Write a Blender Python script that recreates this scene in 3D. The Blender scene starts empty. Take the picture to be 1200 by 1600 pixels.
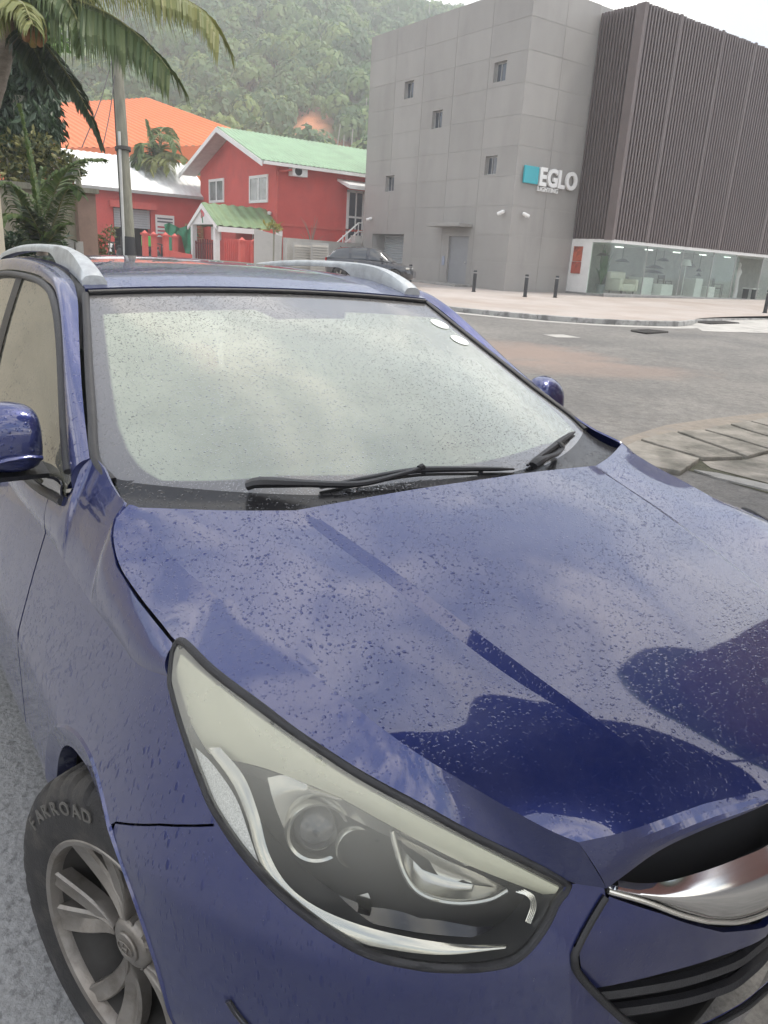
import bpy, bmesh, math, random
import numpy as np
from mathutils import Vector, Matrix, noise as mnoise
from mathutils.geometry import delaunay_2d_cdt
random.seed(7); rng = np.random.default_rng(7)
SC = bpy.context.scene
COL = SC.collection
rad = math.radians

# ------------------------------------------------------------------ camera
CAM_P = np.array([1.185, -1.15, 1.605]); F_PX = 1187.0
def cam_axes(yaw, pitch, roll):
    cy, sy, cp, sp = math.cos(yaw), math.sin(yaw), math.cos(pitch), math.sin(pitch)
    fwd = np.array([cy*cp, sy*cp, -sp]); right = np.array([sy, -cy, 0.0]); down = np.cross(fwd, right)
    return np.array([math.cos(roll)*right - math.sin(roll)*down, math.sin(roll)*right + math.cos(roll)*down, fwd])
CR = cam_axes(rad(144.25), rad(18.3), rad(3.55))
cam = bpy.data.objects.new('camera', bpy.data.cameras.new('camera')); COL.objects.link(cam); SC.camera = cam
cam.data.sensor_fit = 'VERTICAL'; cam.data.sensor_height = 36; cam.data.lens = 36*F_PX/1600
cam.data.clip_start = 0.05; cam.data.clip_end = 4000
m = Matrix.Identity(4)
for i in range(3): m[i][0], m[i][1], m[i][2], m[i][3] = CR[0][i], -CR[1][i], -CR[2][i], CAM_P[i]
cam.matrix_world = m

# ------------------------------------------------------------------ sky, sun, exposure
SUN_EL, SUN_AZ = rad(64), rad(72)      # azimuth counter-clockwise from +x
world = bpy.data.worlds.new('World'); SC.world = world; world.use_nodes = True
wn, wl = world.node_tree.nodes, world.node_tree.links
bg = wn['Background']
sky = wn.new('ShaderNodeTexSky'); sky.sky_type = 'NISHITA'; sky.sun_disc = False
sky.sun_elevation = SUN_EL; sky.sun_rotation = math.pi/2 - SUN_AZ
sky.air_density = 1.2; sky.dust_density = 2.5
tc = wn.new('ShaderNodeTexCoord')
mp = wn.new('ShaderNodeMapping'); mp.inputs['Scale'].default_value = (1, 1, 2.2); mp.inputs['Location'].default_value = (7.3, 2.2, 5.1)
cn = wn.new('ShaderNodeTexNoise'); cn.inputs['Scale'].default_value = 2.1; cn.inputs['Detail'].default_value = 7; cn.inputs['Roughness'].default_value = .52
cr = wn.new('ShaderNodeValToRGB'); cr.color_ramp.elements[0].position = .40; cr.color_ramp.elements[1].position = .62
cr.color_ramp.elements[0].color = (.45, .45, .45, 1); cr.color_ramp.elements[1].color = (1, 1, 1, 1)
cn2 = wn.new('ShaderNodeTexNoise'); cn2.inputs['Scale'].default_value = 3.0; cn2.inputs['Detail'].default_value = 5
cr2 = wn.new('ShaderNodeValToRGB'); cr2.color_ramp.elements[0].position = .44; cr2.color_ramp.elements[1].position = .57
cr2.color_ramp.elements[0].color = (3.2, 3.6, 4.4, 1); cr2.color_ramp.elements[1].color = (11.0, 10.3, 9.3, 1)
mx = wn.new('ShaderNodeMixRGB')
wl.new(tc.outputs['Generated'], mp.inputs[0]); wl.new(mp.outputs[0], cn.inputs['Vector']); wl.new(mp.outputs[0], cn2.inputs['Vector'])
wl.new(cn.outputs['Fac'], cr.inputs[0]); wl.new(cn2.outputs['Fac'], cr2.inputs[0])
wl.new(cr.outputs[0], mx.inputs[0]); wl.new(sky.outputs[0], mx.inputs[1]); wl.new(cr2.outputs[0], mx.inputs[2])
wl.new(mx.outputs[0], bg.inputs[0]); bg.inputs[1].default_value = 0.145
sun = bpy.data.objects.new('sun', bpy.data.lights.new('sun', 'SUN')); COL.objects.link(sun)
sun.data.energy = 2.0; sun.data.angle = rad(16); sun.data.color = (1, .94, .84)
sd = Vector((math.cos(SUN_AZ)*math.cos(SUN_EL), math.sin(SUN_AZ)*math.cos(SUN_EL), math.sin(SUN_EL)))
sun.rotation_euler = sd.to_track_quat('Z', 'Y').to_euler()
SC.view_settings.view_transform = 'Standard'; SC.view_settings.look = 'None'
SC.view_settings.exposure = 0.82; SC.view_settings.gamma = 1.0; SC.view_settings.use_curve_mapping = False
SC.cycles.use_denoising = True
SC.cycles.max_bounces = 8; SC.cycles.transparent_max_bounces = 16; SC.cycles.volume_bounces = 3

# ------------------------------------------------------------------ helpers
def ray(u, v):
    d = np.array([(u-600)/F_PX, (v-800)/F_PX, 1.0]) @ CR
    return CAM_P.copy(), d
def at(u, v, x=None, y=None, z=None):
    """point where the line of sight of photo pixel (u, v) meets the plane x=, y= or z="""
    o, d = ray(u, v)
    i, val = (0, x) if x is not None else (1, y) if y is not None else (2, z)
    return o + d*(val - o[i])/d[i]
HEAD = np.array([math.cos(rad(144.25)), math.sin(rad(144.25))])
def far(u, v, D):
    """point on that line of sight D metres away along the heading"""
    o, d = ray(u, v)
    return o + d*D/(d[:2] @ HEAD)
def gz(x, y):
    d = (x - CAM_P[0])*HEAD[0] + (y - CAM_P[1])*HEAD[1]
    t = np.maximum(0.0, d - 5.0)
    return np.minimum(.0205*t*t/(t + 2.0), 1.2)
def onground(u, v, lift=0.0):
    o, d = ray(u, v); z = 0.0
    for k in range(30):
        p = o + d*(z + lift - o[2])/d[2]; z = float(gz(p[0], p[1]))
    return p
def px(P):
    q = (np.asarray(P, float) - CAM_P) @ CR.T
    return np.array([600 + F_PX*q[0]/q[2], 800 + F_PX*q[1]/q[2]])
def crp(P, n, closed=False):
    """Catmull-Rom through control points, n samples per span"""
    P = np.asarray(P, float); out = []; N = len(P); spans = N if closed else N-1
    for i in range(spans):
        g = (lambda k: P[k % N]) if closed else (lambda k: P[min(max(k, 0), N-1)])
        p0, p1, p2, p3 = g(i-1), g(i), g(i+1), g(i+2)
        if not closed:
            if i == 0: p0 = 2*p1 - p2
            if i == N-2: p3 = 2*p2 - p1
        for k in range(n):
            f = k/n
            out.append(.5*((2*p1)+(p2-p0)*f+(2*p0-5*p1+4*p2-p3)*f*f+(3*p1-p0-3*p2+p3)*f**3))
    if not closed: out.append(P[-1])
    return np.array(out)
def resample(P, n):
    P = np.asarray(P, float); L = np.r_[0, np.cumsum(np.linalg.norm(np.diff(P, axis=0), axis=1))]
    s = np.linspace(0, L[-1], n)
    return np.stack([np.interp(s, L, P[:, k]) for k in range(P.shape[1])], 1)
def curve(P, n): return resample(crp(P, 12), n)

class MB:
    """collects geometry for one mesh object"""
    def __init__(s): s.v = []; s.f = []; s.m = []
    def add(s, V, Fs, mi=0):
        b = len(s.v); s.v += [tuple(map(float, p)) for p in V]; s.f += [tuple(b+i for i in f) for f in Fs]; s.m += [mi]*len(Fs); return s
    def box(s, lo, hi, mi=0, rz=0.0, tr=None):
        (x0, y0, z0), (x1, y1, z1) = lo, hi
        V = np.array([(x0,y0,z0),(x1,y0,z0),(x1,y1,z0),(x0,y1,z0),(x0,y0,z1),(x1,y0,z1),(x1,y1,z1),(x0,y1,z1)], float)
        if tr is not None: V = np.array([tr @ Vector(p) for p in V])
        return s.add(V, [(0,3,2,1),(4,5,6,7),(0,1,5,4),(1,2,6,5),(2,3,7,6),(3,0,4,7)], mi)
    def quad(s, a, b, c, d, mi=0): return s.add([a,b,c,d], [(0,1,2,3)], mi)
    def grid(s, rows, mi=0, flip=False, cyc=False):
        R, C = len(rows), len(rows[0]); V = [p for r in rows for p in r]; Fs = []
        for i in range(R-1):
            for j in range(C if cyc else C-1):
                q = (i*C+j, i*C+(j+1)%C, (i+1)*C+(j+1)%C, (i+1)*C+j); Fs.append(q[::-1] if flip else q)
        return s.add(V, Fs, mi)
    def tube(s, P, r, n=8, mi=0, cap=True, sq=1.0):
        P = np.asarray(P, float); N = len(P); rr = np.full(N, r) if np.isscalar(r) else np.asarray(r)
        T = np.gradient(P, axis=0); T /= np.linalg.norm(T, axis=1)[:, None] + 1e-12
        up = np.array([0, 0, 1.]) if abs(T[0][2]) < .9 else np.array([1., 0, 0]); rows = []
        for i in range(N):
            a = np.cross(T[i], up); a /= np.linalg.norm(a) + 1e-9; b = np.cross(a, T[i]); up = b
            rows.append([P[i] + rr[i]*(math.cos(t)*a + sq*math.sin(t)*b) for t in np.linspace(0, 2*math.pi, n, endpoint=False)])
        s.grid(rows, mi, cyc=True)
        if cap:
            b0 = len(s.v) - N*n; s.f.append(tuple(b0+i for i in range(n))); s.m.append(mi)
            s.f.append(tuple(len(s.v)-1-i for i in range(n))); s.m.append(mi)
        return s
    def lathe(s, prof, o, ax, n=32, mi=0, a0=0.0):
        """prof: (radius, distance along axis)"""
        o = np.asarray(o, float); ax = np.asarray(ax, float); ax /= np.linalg.norm(ax)
        u = np.cross(ax, [0, 0, 1.]) if abs(ax[2]) < .9 else np.cross(ax, [1., 0, 0]); u /= np.linalg.norm(u); w = np.cross(ax, u)
        return s.grid([[o + ax*d + r*(math.cos(t)*u + math.sin(t)*w) for t in np.linspace(0, 2*math.pi, n, endpoint=False)] for r, d in prof], mi, cyc=True)
    def obj(s, name, mats, parent=None, smooth=None, flipy=False, origin=None):
        V = np.array(s.v, float).reshape(-1, 3); Fs = s.f
        if flipy: V = V*[1, -1, 1]; Fs = [f[::-1] for f in Fs]
        if origin is not None: V = V - np.asarray(origin)
        me = bpy.data.meshes.new(name); me.from_pydata(V.tolist(), [], Fs)
        for mt in (mats if isinstance(mats, (list, tuple)) else [mats]): me.materials.append(mt)
        me.polygons.foreach_set('material_index', s.m)
        me.validate(); me.update()
        o = bpy.data.objects.new(name, me); COL.objects.link(o)
        if parent is not None: o.parent = parent
        if smooth is not None:
            me.polygons.foreach_set('use_smooth', [True]*len(me.polygons))
            if smooth < 180: me.set_sharp_from_angle(angle=rad(smooth))
        return o
def tag(o, label=None, cat=None, group=None, kind=None):
    for k, v in (('label', label), ('category', cat), ('group', group), ('kind', kind)):
        if v: o[k] = v
    return o
def thing(name, label, cat, loc=(0,0,0), rz=0.0, group=None):
    o = bpy.data.objects.new(name, None); COL.objects.link(o); o.location = loc; o.rotation_euler = (0, 0, rz)
    o.empty_display_size = .2
    return tag(o, label, cat, group)
def solid(o, t, off=-1, bev=0.0):
    md = o.modifiers.new('solid', 'SOLIDIFY'); md.thickness = t; md.offset = off
    if not bev:
        es = o.modifiers.new('split', 'EDGE_SPLIT'); es.split_angle = rad(42)
    if bev:
        b = o.modifiers.new('bevel', 'BEVEL'); b.width = bev; b.segments = 2; b.limit_method = 'ANGLE'; b.angle_limit = rad(50)
    return o
def bevel(o, w, seg=2):
    b = o.modifiers.new('bevel', 'BEVEL'); b.width = w; b.segments = seg; b.limit_method = 'ANGLE'; b.angle_limit = rad(40); return o
def recalc(o):
    bm = bmesh.new(); bm.from_mesh(o.data); bmesh.ops.recalc_face_normals(bm, faces=bm.faces); bm.to_mesh(o.data); bm.free(); return o
def copy_tree(o, parent=None):
    c = o.copy(); COL.objects.link(c)
    if parent is not None: c.parent = parent
    for ch in [k for k in o.children]: copy_tree(ch, c)
    return c
def text_mesh(body, size, ext, bold=0.0, shear=0.0, space=1.0):
    cu = bpy.data.curves.new('t', 'FONT'); cu.body = body; cu.size = size; cu.extrude = ext; cu.offset = bold; cu.shear = shear; cu.space_character = space
    cu.resolution_u = 6
    o = bpy.data.objects.new('t', cu); COL.objects.link(o)
    dg = bpy.context.evaluated_depsgraph_get(); dg.update()
    me = bpy.data.meshes.new_from_object(o.evaluated_get(dg))
    V = np.array([v.co[:] for v in me.vertices]).reshape(-1, 3); Fs = [tuple(p.vertices) for p in me.polygons]
    bpy.data.objects.remove(o); bpy.data.meshes.remove(me); bpy.data.curves.remove(cu)
    return V, Fs

# ------------------------------------------------------------------ materials
def new_mat(name):
    mt = bpy.data.materials.new(name); mt.use_nodes = True
    nt = mt.node_tree; return mt, nt.nodes, nt.links, nt.nodes['Principled BSDF']
def nd(n, typ, **kw):
    x = n.new('ShaderNode'+typ)
    for k, v in kw.items():
        if k in x.inputs: x.inputs[k].default_value = v
        else: setattr(x, k, v)
    return x
def mat(name, col, rough=.6, metal=0.0, var=.12, scale=3.0, bump=0.0, bscale=40.0, spec=.5, coat=0.0, stretch=(1,1,1), dirt=None, dscale=.6, dpos=(.5,.75), emis=None, coord='Object'):
    mt, n, l, p = new_mat(name)
    tcx = nd(n, 'TexCoord'); mpx = nd(n, 'Mapping'); mpx.inputs['Scale'].default_value = stretch; l.new(tcx.outputs[coord], mpx.inputs[0])
    no = nd(n, 'TexNoise', Scale=scale, Detail=6.0, Roughness=.6); l.new(mpx.outputs[0], no.inputs['Vector'])
    rp = nd(n, 'ValToRGB'); l.new(no.outputs['Fac'], rp.inputs[0])
    c = np.array(col); rp.color_ramp.elements[0].position = .3; rp.color_ramp.elements[1].position = .7
    rp.color_ramp.elements[0].color = (*np.clip(c*(1-var), 0, 1), 1); rp.color_ramp.elements[1].color = (*np.clip(c*(1+var), 0, 1), 1)
    out = rp.outputs[0]
    if dirt is not None:
        dn = nd(n, 'TexNoise', Scale=dscale, Detail=8.0, Roughness=.65); l.new(mpx.outputs[0], dn.inputs['Vector'])
        dr = nd(n, 'ValToRGB'); dr.color_ramp.elements[0].position, dr.color_ramp.elements[1].position = dpos; l.new(dn.outputs['Fac'], dr.inputs[0])
        mxx = nd(n, 'MixRGB'); mxx.inputs[2].default_value = (*dirt, 1); l.new(dr.outputs[0], mxx.inputs[0]); l.new(out, mxx.inputs[1]); out = mxx.outputs[0]
    l.new(out, p.inputs['Base Color'])
    p.inputs['Roughness'].default_value = rough; p.inputs['Metallic'].default_value = metal; p.inputs['Specular IOR Level'].default_value = spec; p.inputs['Coat Weight'].default_value = coat
    if bump:
        bn = nd(n, 'TexNoise', Scale=bscale, Detail=5.0); l.new(mpx.outputs[0], bn.inputs['Vector'])
        bp = nd(n, 'Bump', Strength=bump, Distance=.02); l.new(bn.outputs['Fac'], bp.inputs['Height']); l.new(bp.outputs[0], p.inputs['Normal'])
    if emis: p.inputs['Emission Color'].default_value = (*emis[0], 1); p.inputs['Emission Strength'].default_value = emis[1]
    return mt
def drops(n, l, scale, thr, stretch=(1,1,1), coord='Object'):
    """height field of water drops: returns (height socket, mask socket)"""
    tcx = nd(n, 'TexCoord'); mpx = nd(n, 'Mapping'); mpx.inputs['Scale'].default_value = stretch; l.new(tcx.outputs[coord], mpx.inputs[0])
    wv = nd(n, 'TexNoise', Scale=scale*1.3, Detail=1.0); l.new(mpx.outputs[0], wv.inputs['Vector'])
    wm = nd(n, 'VectorMath', operation='SCALE'); wm.inputs['Scale'].default_value = .28/scale; l.new(wv.outputs['Color'], wm.inputs[0])
    wa = nd(n, 'VectorMath', operation='ADD'); l.new(mpx.outputs[0], wa.inputs[0]); l.new(wm.outputs[0], wa.inputs[1])
    vo = nd(n, 'TexVoronoi', Scale=scale, Randomness=1.0); l.new(wa.outputs[0], vo.inputs['Vector'])
    sx = nd(n, 'SeparateColor'); l.new(vo.outputs['Color'], sx.inputs[0])
    rr = nd(n, 'MapRange'); rr.inputs['From Min'].default_value = thr; rr.inputs['From Max'].default_value = 1.0
    rr.inputs['To Min'].default_value = 0.0; rr.inputs['To Max'].default_value = .48; l.new(sx.outputs[0], rr.inputs['Value'])
    sub = nd(n, 'Math', operation='SUBTRACT'); l.new(rr.outputs[0], sub.inputs[0]); l.new(vo.outputs['Distance'], sub.inputs[1])
    h = nd(n, 'MapRange'); h.inputs['From Min'].default_value = 0.0; h.inputs['From Max'].default_value = .22; h.interpolation_type = 'SMOOTHERSTEP'; l.new(sub.outputs[0], h.inputs['Value'])
    return h.outputs[0]
def paint_mat(name, stretch=(1,1,1), dens=.10, s1=102.0, dust=.06, dirtcol=(.27,.27,.33)):
    mt, n, l, p = new_mat(name)
    h1 = drops(n, l, s1, dens, stretch); h2 = drops(n, l, s1*2.0, dens*.6, stretch)
    # where the drops lie thick and where they have run off
    tcx = nd(n, 'TexCoord'); pn = nd(n, 'TexNoise', Scale=4.0, Detail=3.0); l.new(tcx.outputs['Object'], pn.inputs['Vector'])
    pr = nd(n, 'MapRange'); pr.inputs['From Min'].default_value = .35; pr.inputs['From Max'].default_value = .6; pr.inputs['To Min'].default_value = .25; l.new(pn.outputs['Fac'], pr.inputs['Value'])
    ad = nd(n, 'Math', operation='MAXIMUM'); l.new(h1, ad.inputs[0]); l.new(h2, ad.inputs[1])
    gx = nd(n, 'SeparateXYZ'); l.new(tcx.outputs['Object'], gx.inputs[0]); gm = nd(n, 'MapRange'); gm.inputs['From Min'].default_value = .25; gm.inputs['From Max'].default_value = .62; gm.inputs['To Min'].default_value = 1.0; gm.inputs['To Max'].default_value = .22; l.new(gx.outputs[0], gm.inputs['Value'])   # the nose has dried
    pg = nd(n, 'Math', operation='MULTIPLY'); l.new(pr.outputs[0], pg.inputs[0]); l.new(gm.outputs[0], pg.inputs[1])
    mu = nd(n, 'Math', operation='MULTIPLY'); l.new(ad.outputs[0], mu.inputs[0]); l.new(pg.outputs[0], mu.inputs[1])
    bp = nd(n, 'Bump', Strength=.6, Distance=.0012); l.new(mu.outputs[0], bp.inputs['Height'])
    fl = nd(n, 'TexNoise', Scale=900.0, Detail=2.0); l.new(tcx.outputs['Object'], fl.inputs['Vector'])
    c1 = nd(n, 'MixRGB'); c1.inputs[1].default_value = (.007,.014,.092,1); c1.inputs[2].default_value = (.016,.030,.165,1); l.new(fl.outputs['Fac'], c1.inputs[0])
    dn = nd(n, 'TexNoise', Scale=7.0, Detail=9.0, Roughness=.7); l.new(tcx.outputs['Object'], dn.inputs['Vector'])
    dr = nd(n, 'MapRange'); dr.inputs['From Min'].default_value = .35; dr.inputs['From Max'].default_value = .75; dr.inputs['To Max'].default_value = dust*2; l.new(dn.outputs['Fac'], dr.inputs['Value'])
    wet = nd(n, 'MapRange'); wet.inputs['To Min'].default_value = 1.0; wet.inputs['To Max'].default_value = .0; l.new(mu.outputs[0], wet.inputs['Value'])
    dm = nd(n, 'Math', operation='MULTIPLY'); l.new(dr.outputs[0], dm.inputs[0]); l.new(wet.outputs[0], dm.inputs[1])
    sp = nd(n, 'TexVoronoi', Scale=140.0); l.new(tcx.outputs['Object'], sp.inputs['Vector'])
    sr = nd(n, 'MapRange'); sr.inputs['From Min'].default_value = .10; sr.inputs['From Max'].default_value = .04; l.new(sp.outputs['Distance'], sr.inputs['Value'])
    ss = nd(n, 'SeparateColor'); l.new(sp.outputs['Color'], ss.inputs[0])
    sg = nd(n, 'Math', operation='GREATER_THAN'); sg.inputs[1].default_value = .93; l.new(ss.outputs[1], sg.inputs[0])
    sm = nd(n, 'Math', operation='MULTIPLY'); l.new(sr.outputs[0], sm.inputs[0]); l.new(sg.outputs[0], sm.inputs[1])
    sa = nd(n, 'Math', operation='MAXIMUM'); l.new(sm.outputs[0], sa.inputs[0]); l.new(dm.outputs[0], sa.inputs[1])
    c2 = nd(n, 'MixRGB'); c2.inputs[2].default_value = (*dirtcol, 1); l.new(sa.outputs[0], c2.inputs[0]); l.new(c1.outputs[0], c2.inputs[1])
    l.new(c2.outputs[0], p.inputs['Base Color'])
    p.inputs['Metallic'].default_value = .7; p.inputs['Roughness'].default_value = .40
    cwm = nd(n, 'MapRange'); cwm.inputs['To Min'].default_value = 1.0; cwm.inputs['To Max'].default_value = .32; l.new(mu.outputs[0], cwm.inputs['Value']); l.new(cwm.outputs[0], p.inputs['Coat Weight']); p.inputs['Coat Roughness'].default_value = .035; p.inputs['Coat IOR'].default_value = 1.8
    l.new(bp.outputs[0], p.inputs['Coat Normal']); l.new(bp.outputs[0], p.inputs['Normal'])
    return mt
M = {}
M['paint'] = paint_mat('wet_blue_paint')
M['paint_side'] = paint_mat('wet_blue_paint_side', stretch=(1,1,.28), dens=.30, s1=105.0, dust=.05)
M['black'] = mat('black_plastic', (.018,.018,.02), .45, var=.25, scale=30, bump=.15, bscale=300)
M['blackgloss'] = mat('glossy_black', (.012,.012,.018), .12, var=.2, coat=.6)
M['dark'] = mat('dark_void', (.008,.008,.009), .9)
M['rubber'] = mat('tyre_rubber', (.022,.021,.021), .72, var=.3, scale=25, dirt=(.10,.09,.075), dscale=9, dpos=(.5,.8), bump=.2, bscale=220)
M['darkalloy'] = mat('brake_dusted_alloy', (.05,.047,.043), .6, metal=.3, var=.3, scale=12)
M['alloy'] = mat('dirty_alloy', (.27,.25,.225), .36, metal=.65, var=.15, scale=18, dirt=(.13,.11,.09), dscale=11, dpos=(.48,.72), bump=.08, bscale=300)
M['chrome'] = mat('chrome', (.78,.79,.80), .09, metal=1.0, var=.04)
M['chromesoft'] = mat('satin_reflector', (.82,.81,.76), .22, metal=.9, var=.05)
M['cream'] = mat('yellowed_lens', (.60,.59,.46), .35, var=.05, scale=14, coat=.3)
M['rail'] = mat('silver_rail', (.50,.53,.54), .42, metal=.55, var=.12, scale=25, dirt=(.30,.31,.33), dscale=14, dpos=(.45,.8), bump=.1, bscale=160)
M['dash'] = mat('sunlit_dusty_dashboard', (.17,.17,.16), .8, var=.1)  # dusty grey lightened as if sunlit, to set off the dark steering wheel
M['interior'] = mat('grey_interior', (.03,.03,.032), .8, var=.2, scale=12)
def glass_mat(name, tint, film, filmcol, rough=.03, dropscale=110.0, dstretch=(1,1,1), fres=1.5, frit=False, boost=1.0, dthr=.25, dropk=.35, zfade=None):
    mt, n, l, p = new_mat(name); n.remove(p); out = n['Material Output']
    h1 = drops(n, l, dropscale, dthr, dstretch); h2 = drops(n, l, dropscale*2.0, dthr+.05, dstretch)
    ad = nd(n, 'Math', operation='MAXIMUM'); l.new(h1, ad.inputs[0]); l.new(h2, ad.inputs[1])
    bp = nd(n, 'Bump', Strength=.7, Distance=.0015); l.new(ad.outputs[0], bp.inputs['Height'])
    tr = nd(n, 'BsdfTransparent'); tr.inputs[0].default_value = (*tint, 1)
    tcx = nd(n, 'TexCoord'); fn = nd(n, 'TexNoise', Scale=3.5, Detail=6.0, Roughness=.62); l.new(tcx.outputs['Object'], fn.inputs['Vector'])
    fr = nd(n, 'MapRange'); fr.inputs['From Min'].default_value = .3; fr.inputs['From Max'].default_value = .7
    fr.inputs['To Min'].default_value = film*.82; fr.inputs['To Max'].default_value = min(1, film*1.15); l.new(fn.outputs['Fac'], fr.inputs['Value'])
    dk = nd(n, 'MapRange'); dk.inputs['To Min'].default_value = 1.0; dk.inputs['To Max'].default_value = 1-dropk; l.new(ad.outputs[0], dk.inputs['Value'])
    fm = nd(n, 'Math', operation='MULTIPLY'); l.new(fr.outputs[0], fm.inputs[0]); l.new(dk.outputs[0], fm.inputs[1])
    if zfade:                                                      # sun yellowing of the plastic, worst on its upward face
        sx_ = nd(n, 'SeparateXYZ'); l.new(tcx.outputs['Object'], sx_.inputs[0]); zf_ = nd(n, 'MapRange'); zf_.inputs['From Min'].default_value, zf_.inputs['From Max'].default_value = zfade; zf_.inputs['To Min'].default_value = .03; zf_.inputs['To Max'].default_value = 2.6; l.new(sx_.outputs[2], zf_.inputs['Value'])
        f2 = nd(n, 'Math', operation='MULTIPLY'); l.new(fm.outputs[0], f2.inputs[0]); l.new(zf_.outputs[0], f2.inputs[1]); fm = f2
    df = nd(n, 'BsdfDiffuse'); df.inputs[0].default_value = (*filmcol, 1); l.new(bp.outputs[0], df.inputs['Normal'])
    m1 = nd(n, 'MixShader'); l.new(fm.outputs[0], m1.inputs[0]); l.new(tr.outputs[0], m1.inputs[1]); l.new(df.outputs[0], m1.inputs[2])
    base = m1.outputs[0]
    if frit:
        at_ = nd(n, 'Attribute'); at_.attribute_name = 'frit'
        st = nd(n, 'MapRange'); st.inputs['From Min'].default_value = -.004; st.inputs['From Max'].default_value = .004; l.new(at_.outputs['Fac'], st.inputs['Value'])
        fd = nd(n, 'BsdfPrincipled'); fd.inputs['Base Color'].default_value = (.085,.083,.085,1); fd.inputs['Roughness'].default_value = .55
        mf = nd(n, 'MixShader'); l.new(st.outputs[0], mf.inputs[0]); l.new(base, mf.inputs[1]); l.new(fd.outputs[0], mf.inputs[2]); base = mf.outputs[0]
    fz = nd(n, 'Fresnel', IOR=fres); l.new(bp.outputs[0], fz.inputs['Normal'])
    fb = nd(n, 'Math', operation='MULTIPLY'); fb.inputs[1].default_value = boost; fb.use_clamp = True; l.new(fz.outputs[0], fb.inputs[0])
    geo = nd(n, 'NewGeometry'); bk = nd(n, 'Math', operation='SUBTRACT'); bk.inputs[0].default_value = 1.0; l.new(geo.outputs['Backfacing'], bk.inputs[1]); fk = nd(n, 'Math', operation='MULTIPLY'); l.new(fb.outputs[0], fk.inputs[0]); l.new(bk.outputs[0], fk.inputs[1])
    gl = nd(n, 'BsdfGlossy', Roughness=rough); l.new(bp.outputs[0], gl.inputs['Normal'])
    m2 = nd(n, 'MixShader'); l.new(fk.outputs[0], m2.inputs[0]); l.new(base, m2.inputs[1]); l.new(gl.outputs[0], m2.inputs[2])
    l.new(m2.outputs[0], out.inputs[0]); return mt
M['windshield'] = glass_mat('wet_windshield', (.55,.62,.57), .50, (.60,.66,.54), frit=True, rough=.07, dropscale=150, boost=2.1, fres=1.52, dropk=.42, dthr=.0)
M['sideglass'] = glass_mat('wet_side_glass', (.25,.28,.25), .34, (.47,.46,.37), dropscale=110, dstretch=(1,1,.7), fres=2.0, boost=1.5, dthr=.55, dropk=.5)
M['silver'] = mat('lamp_silver', (.52,.51,.47), .2, metal=.85, var=.06)
M['lens'] = glass_mat('headlight_cover', (.93,.94,.92), .12, (.75,.74,.66), zfade=(.77,.93), dropscale=60, dthr=.9, rough=.03, fres=1.3)
M['clear'] = glass_mat('shop_glass', (.90,.95,.92), .05, (.6,.68,.64), dropscale=5, dthr=.999, rough=.01, fres=1.55, boost=1.7)
# ------------------------------------------------------------------ the blue car
CT = np.array([(-3.45,.80),(-3.0,.875),(-2.6,.90),(-1.8,.905),(-1.0,.905),(-.5,.903),(-.1,.904),(.1,.902),(.25,.880),(.38,.828),(.48,.762),(.56,.695),(.62,.62),(.665,.53),(.70,.44),(.735,.33),(.765,.2),(.785,.07),(.787,0.)])
_d = crp(np.vstack([CT, CT[-2::-1]*[1,-1]]), 24)                # dense plan contour, right flank round to the left flank
_L = np.r_[0, np.cumsum(np.linalg.norm(np.diff(_d, axis=0), axis=1))]
_mid = _L[-1]/2
def tilt(z): return .30*(z-.7)+.12*(z-.7)**2 if z > .7 else (.25*(.45-z) if z < .45 else 0.0)
def shell(q, depth=0.0):
    """point of the body shell: q = (distance along the plan contour from the nose, negative on the right; height)"""
    s, z = q; s = s + _mid
    g = lambda a: np.array([np.interp(a, _L, _d[:,0]), np.interp(a, _L, _d[:,1])])
    c = g(s); t = g(s+.02) - g(s-.02); t /= np.linalg.norm(t) + 1e-12
    n = np.array([-t[1], t[0]])                                   # w axis is +right here
    if n @ (c - np.array([-1.0, 0])) < 0: n = -n
    c = c - n*(tilt(z) + depth)
    return np.array([c[0], -c[1], z])
def hit(u, v, fn, q0, st=(.15,.05)):
    q = np.array(q0, float)
    for k in range(50):
        f = lambda q: px(fn(q)) - np.array([u, v])
        r = f(q); J = np.stack([(f(q+d)-r)/2e-4 for d in (np.array([2e-4,0]), np.array([0,2e-4]))], 1)
        s = np.clip(np.linalg.lstsq(J, -r, rcond=1e-6)[0], [-st[0],-st[1]], st); q = q + s
        if abs(s).max() < 1e-5: break
    return q
def sh(pts, depth=0.0, q0=(-.75,.8)):
    out = []; q = np.array(q0, float)
    for u, v in pts:
        q = hit(u, v, lambda a: shell(a, depth), q0); out.append(q)
    return np.array(out)
def s_of_x(x):                                                    # right flank
    k = len(_d)//2
    return float(np.interp(x, _d[:k,0], _L[:k]) - _mid)
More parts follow.
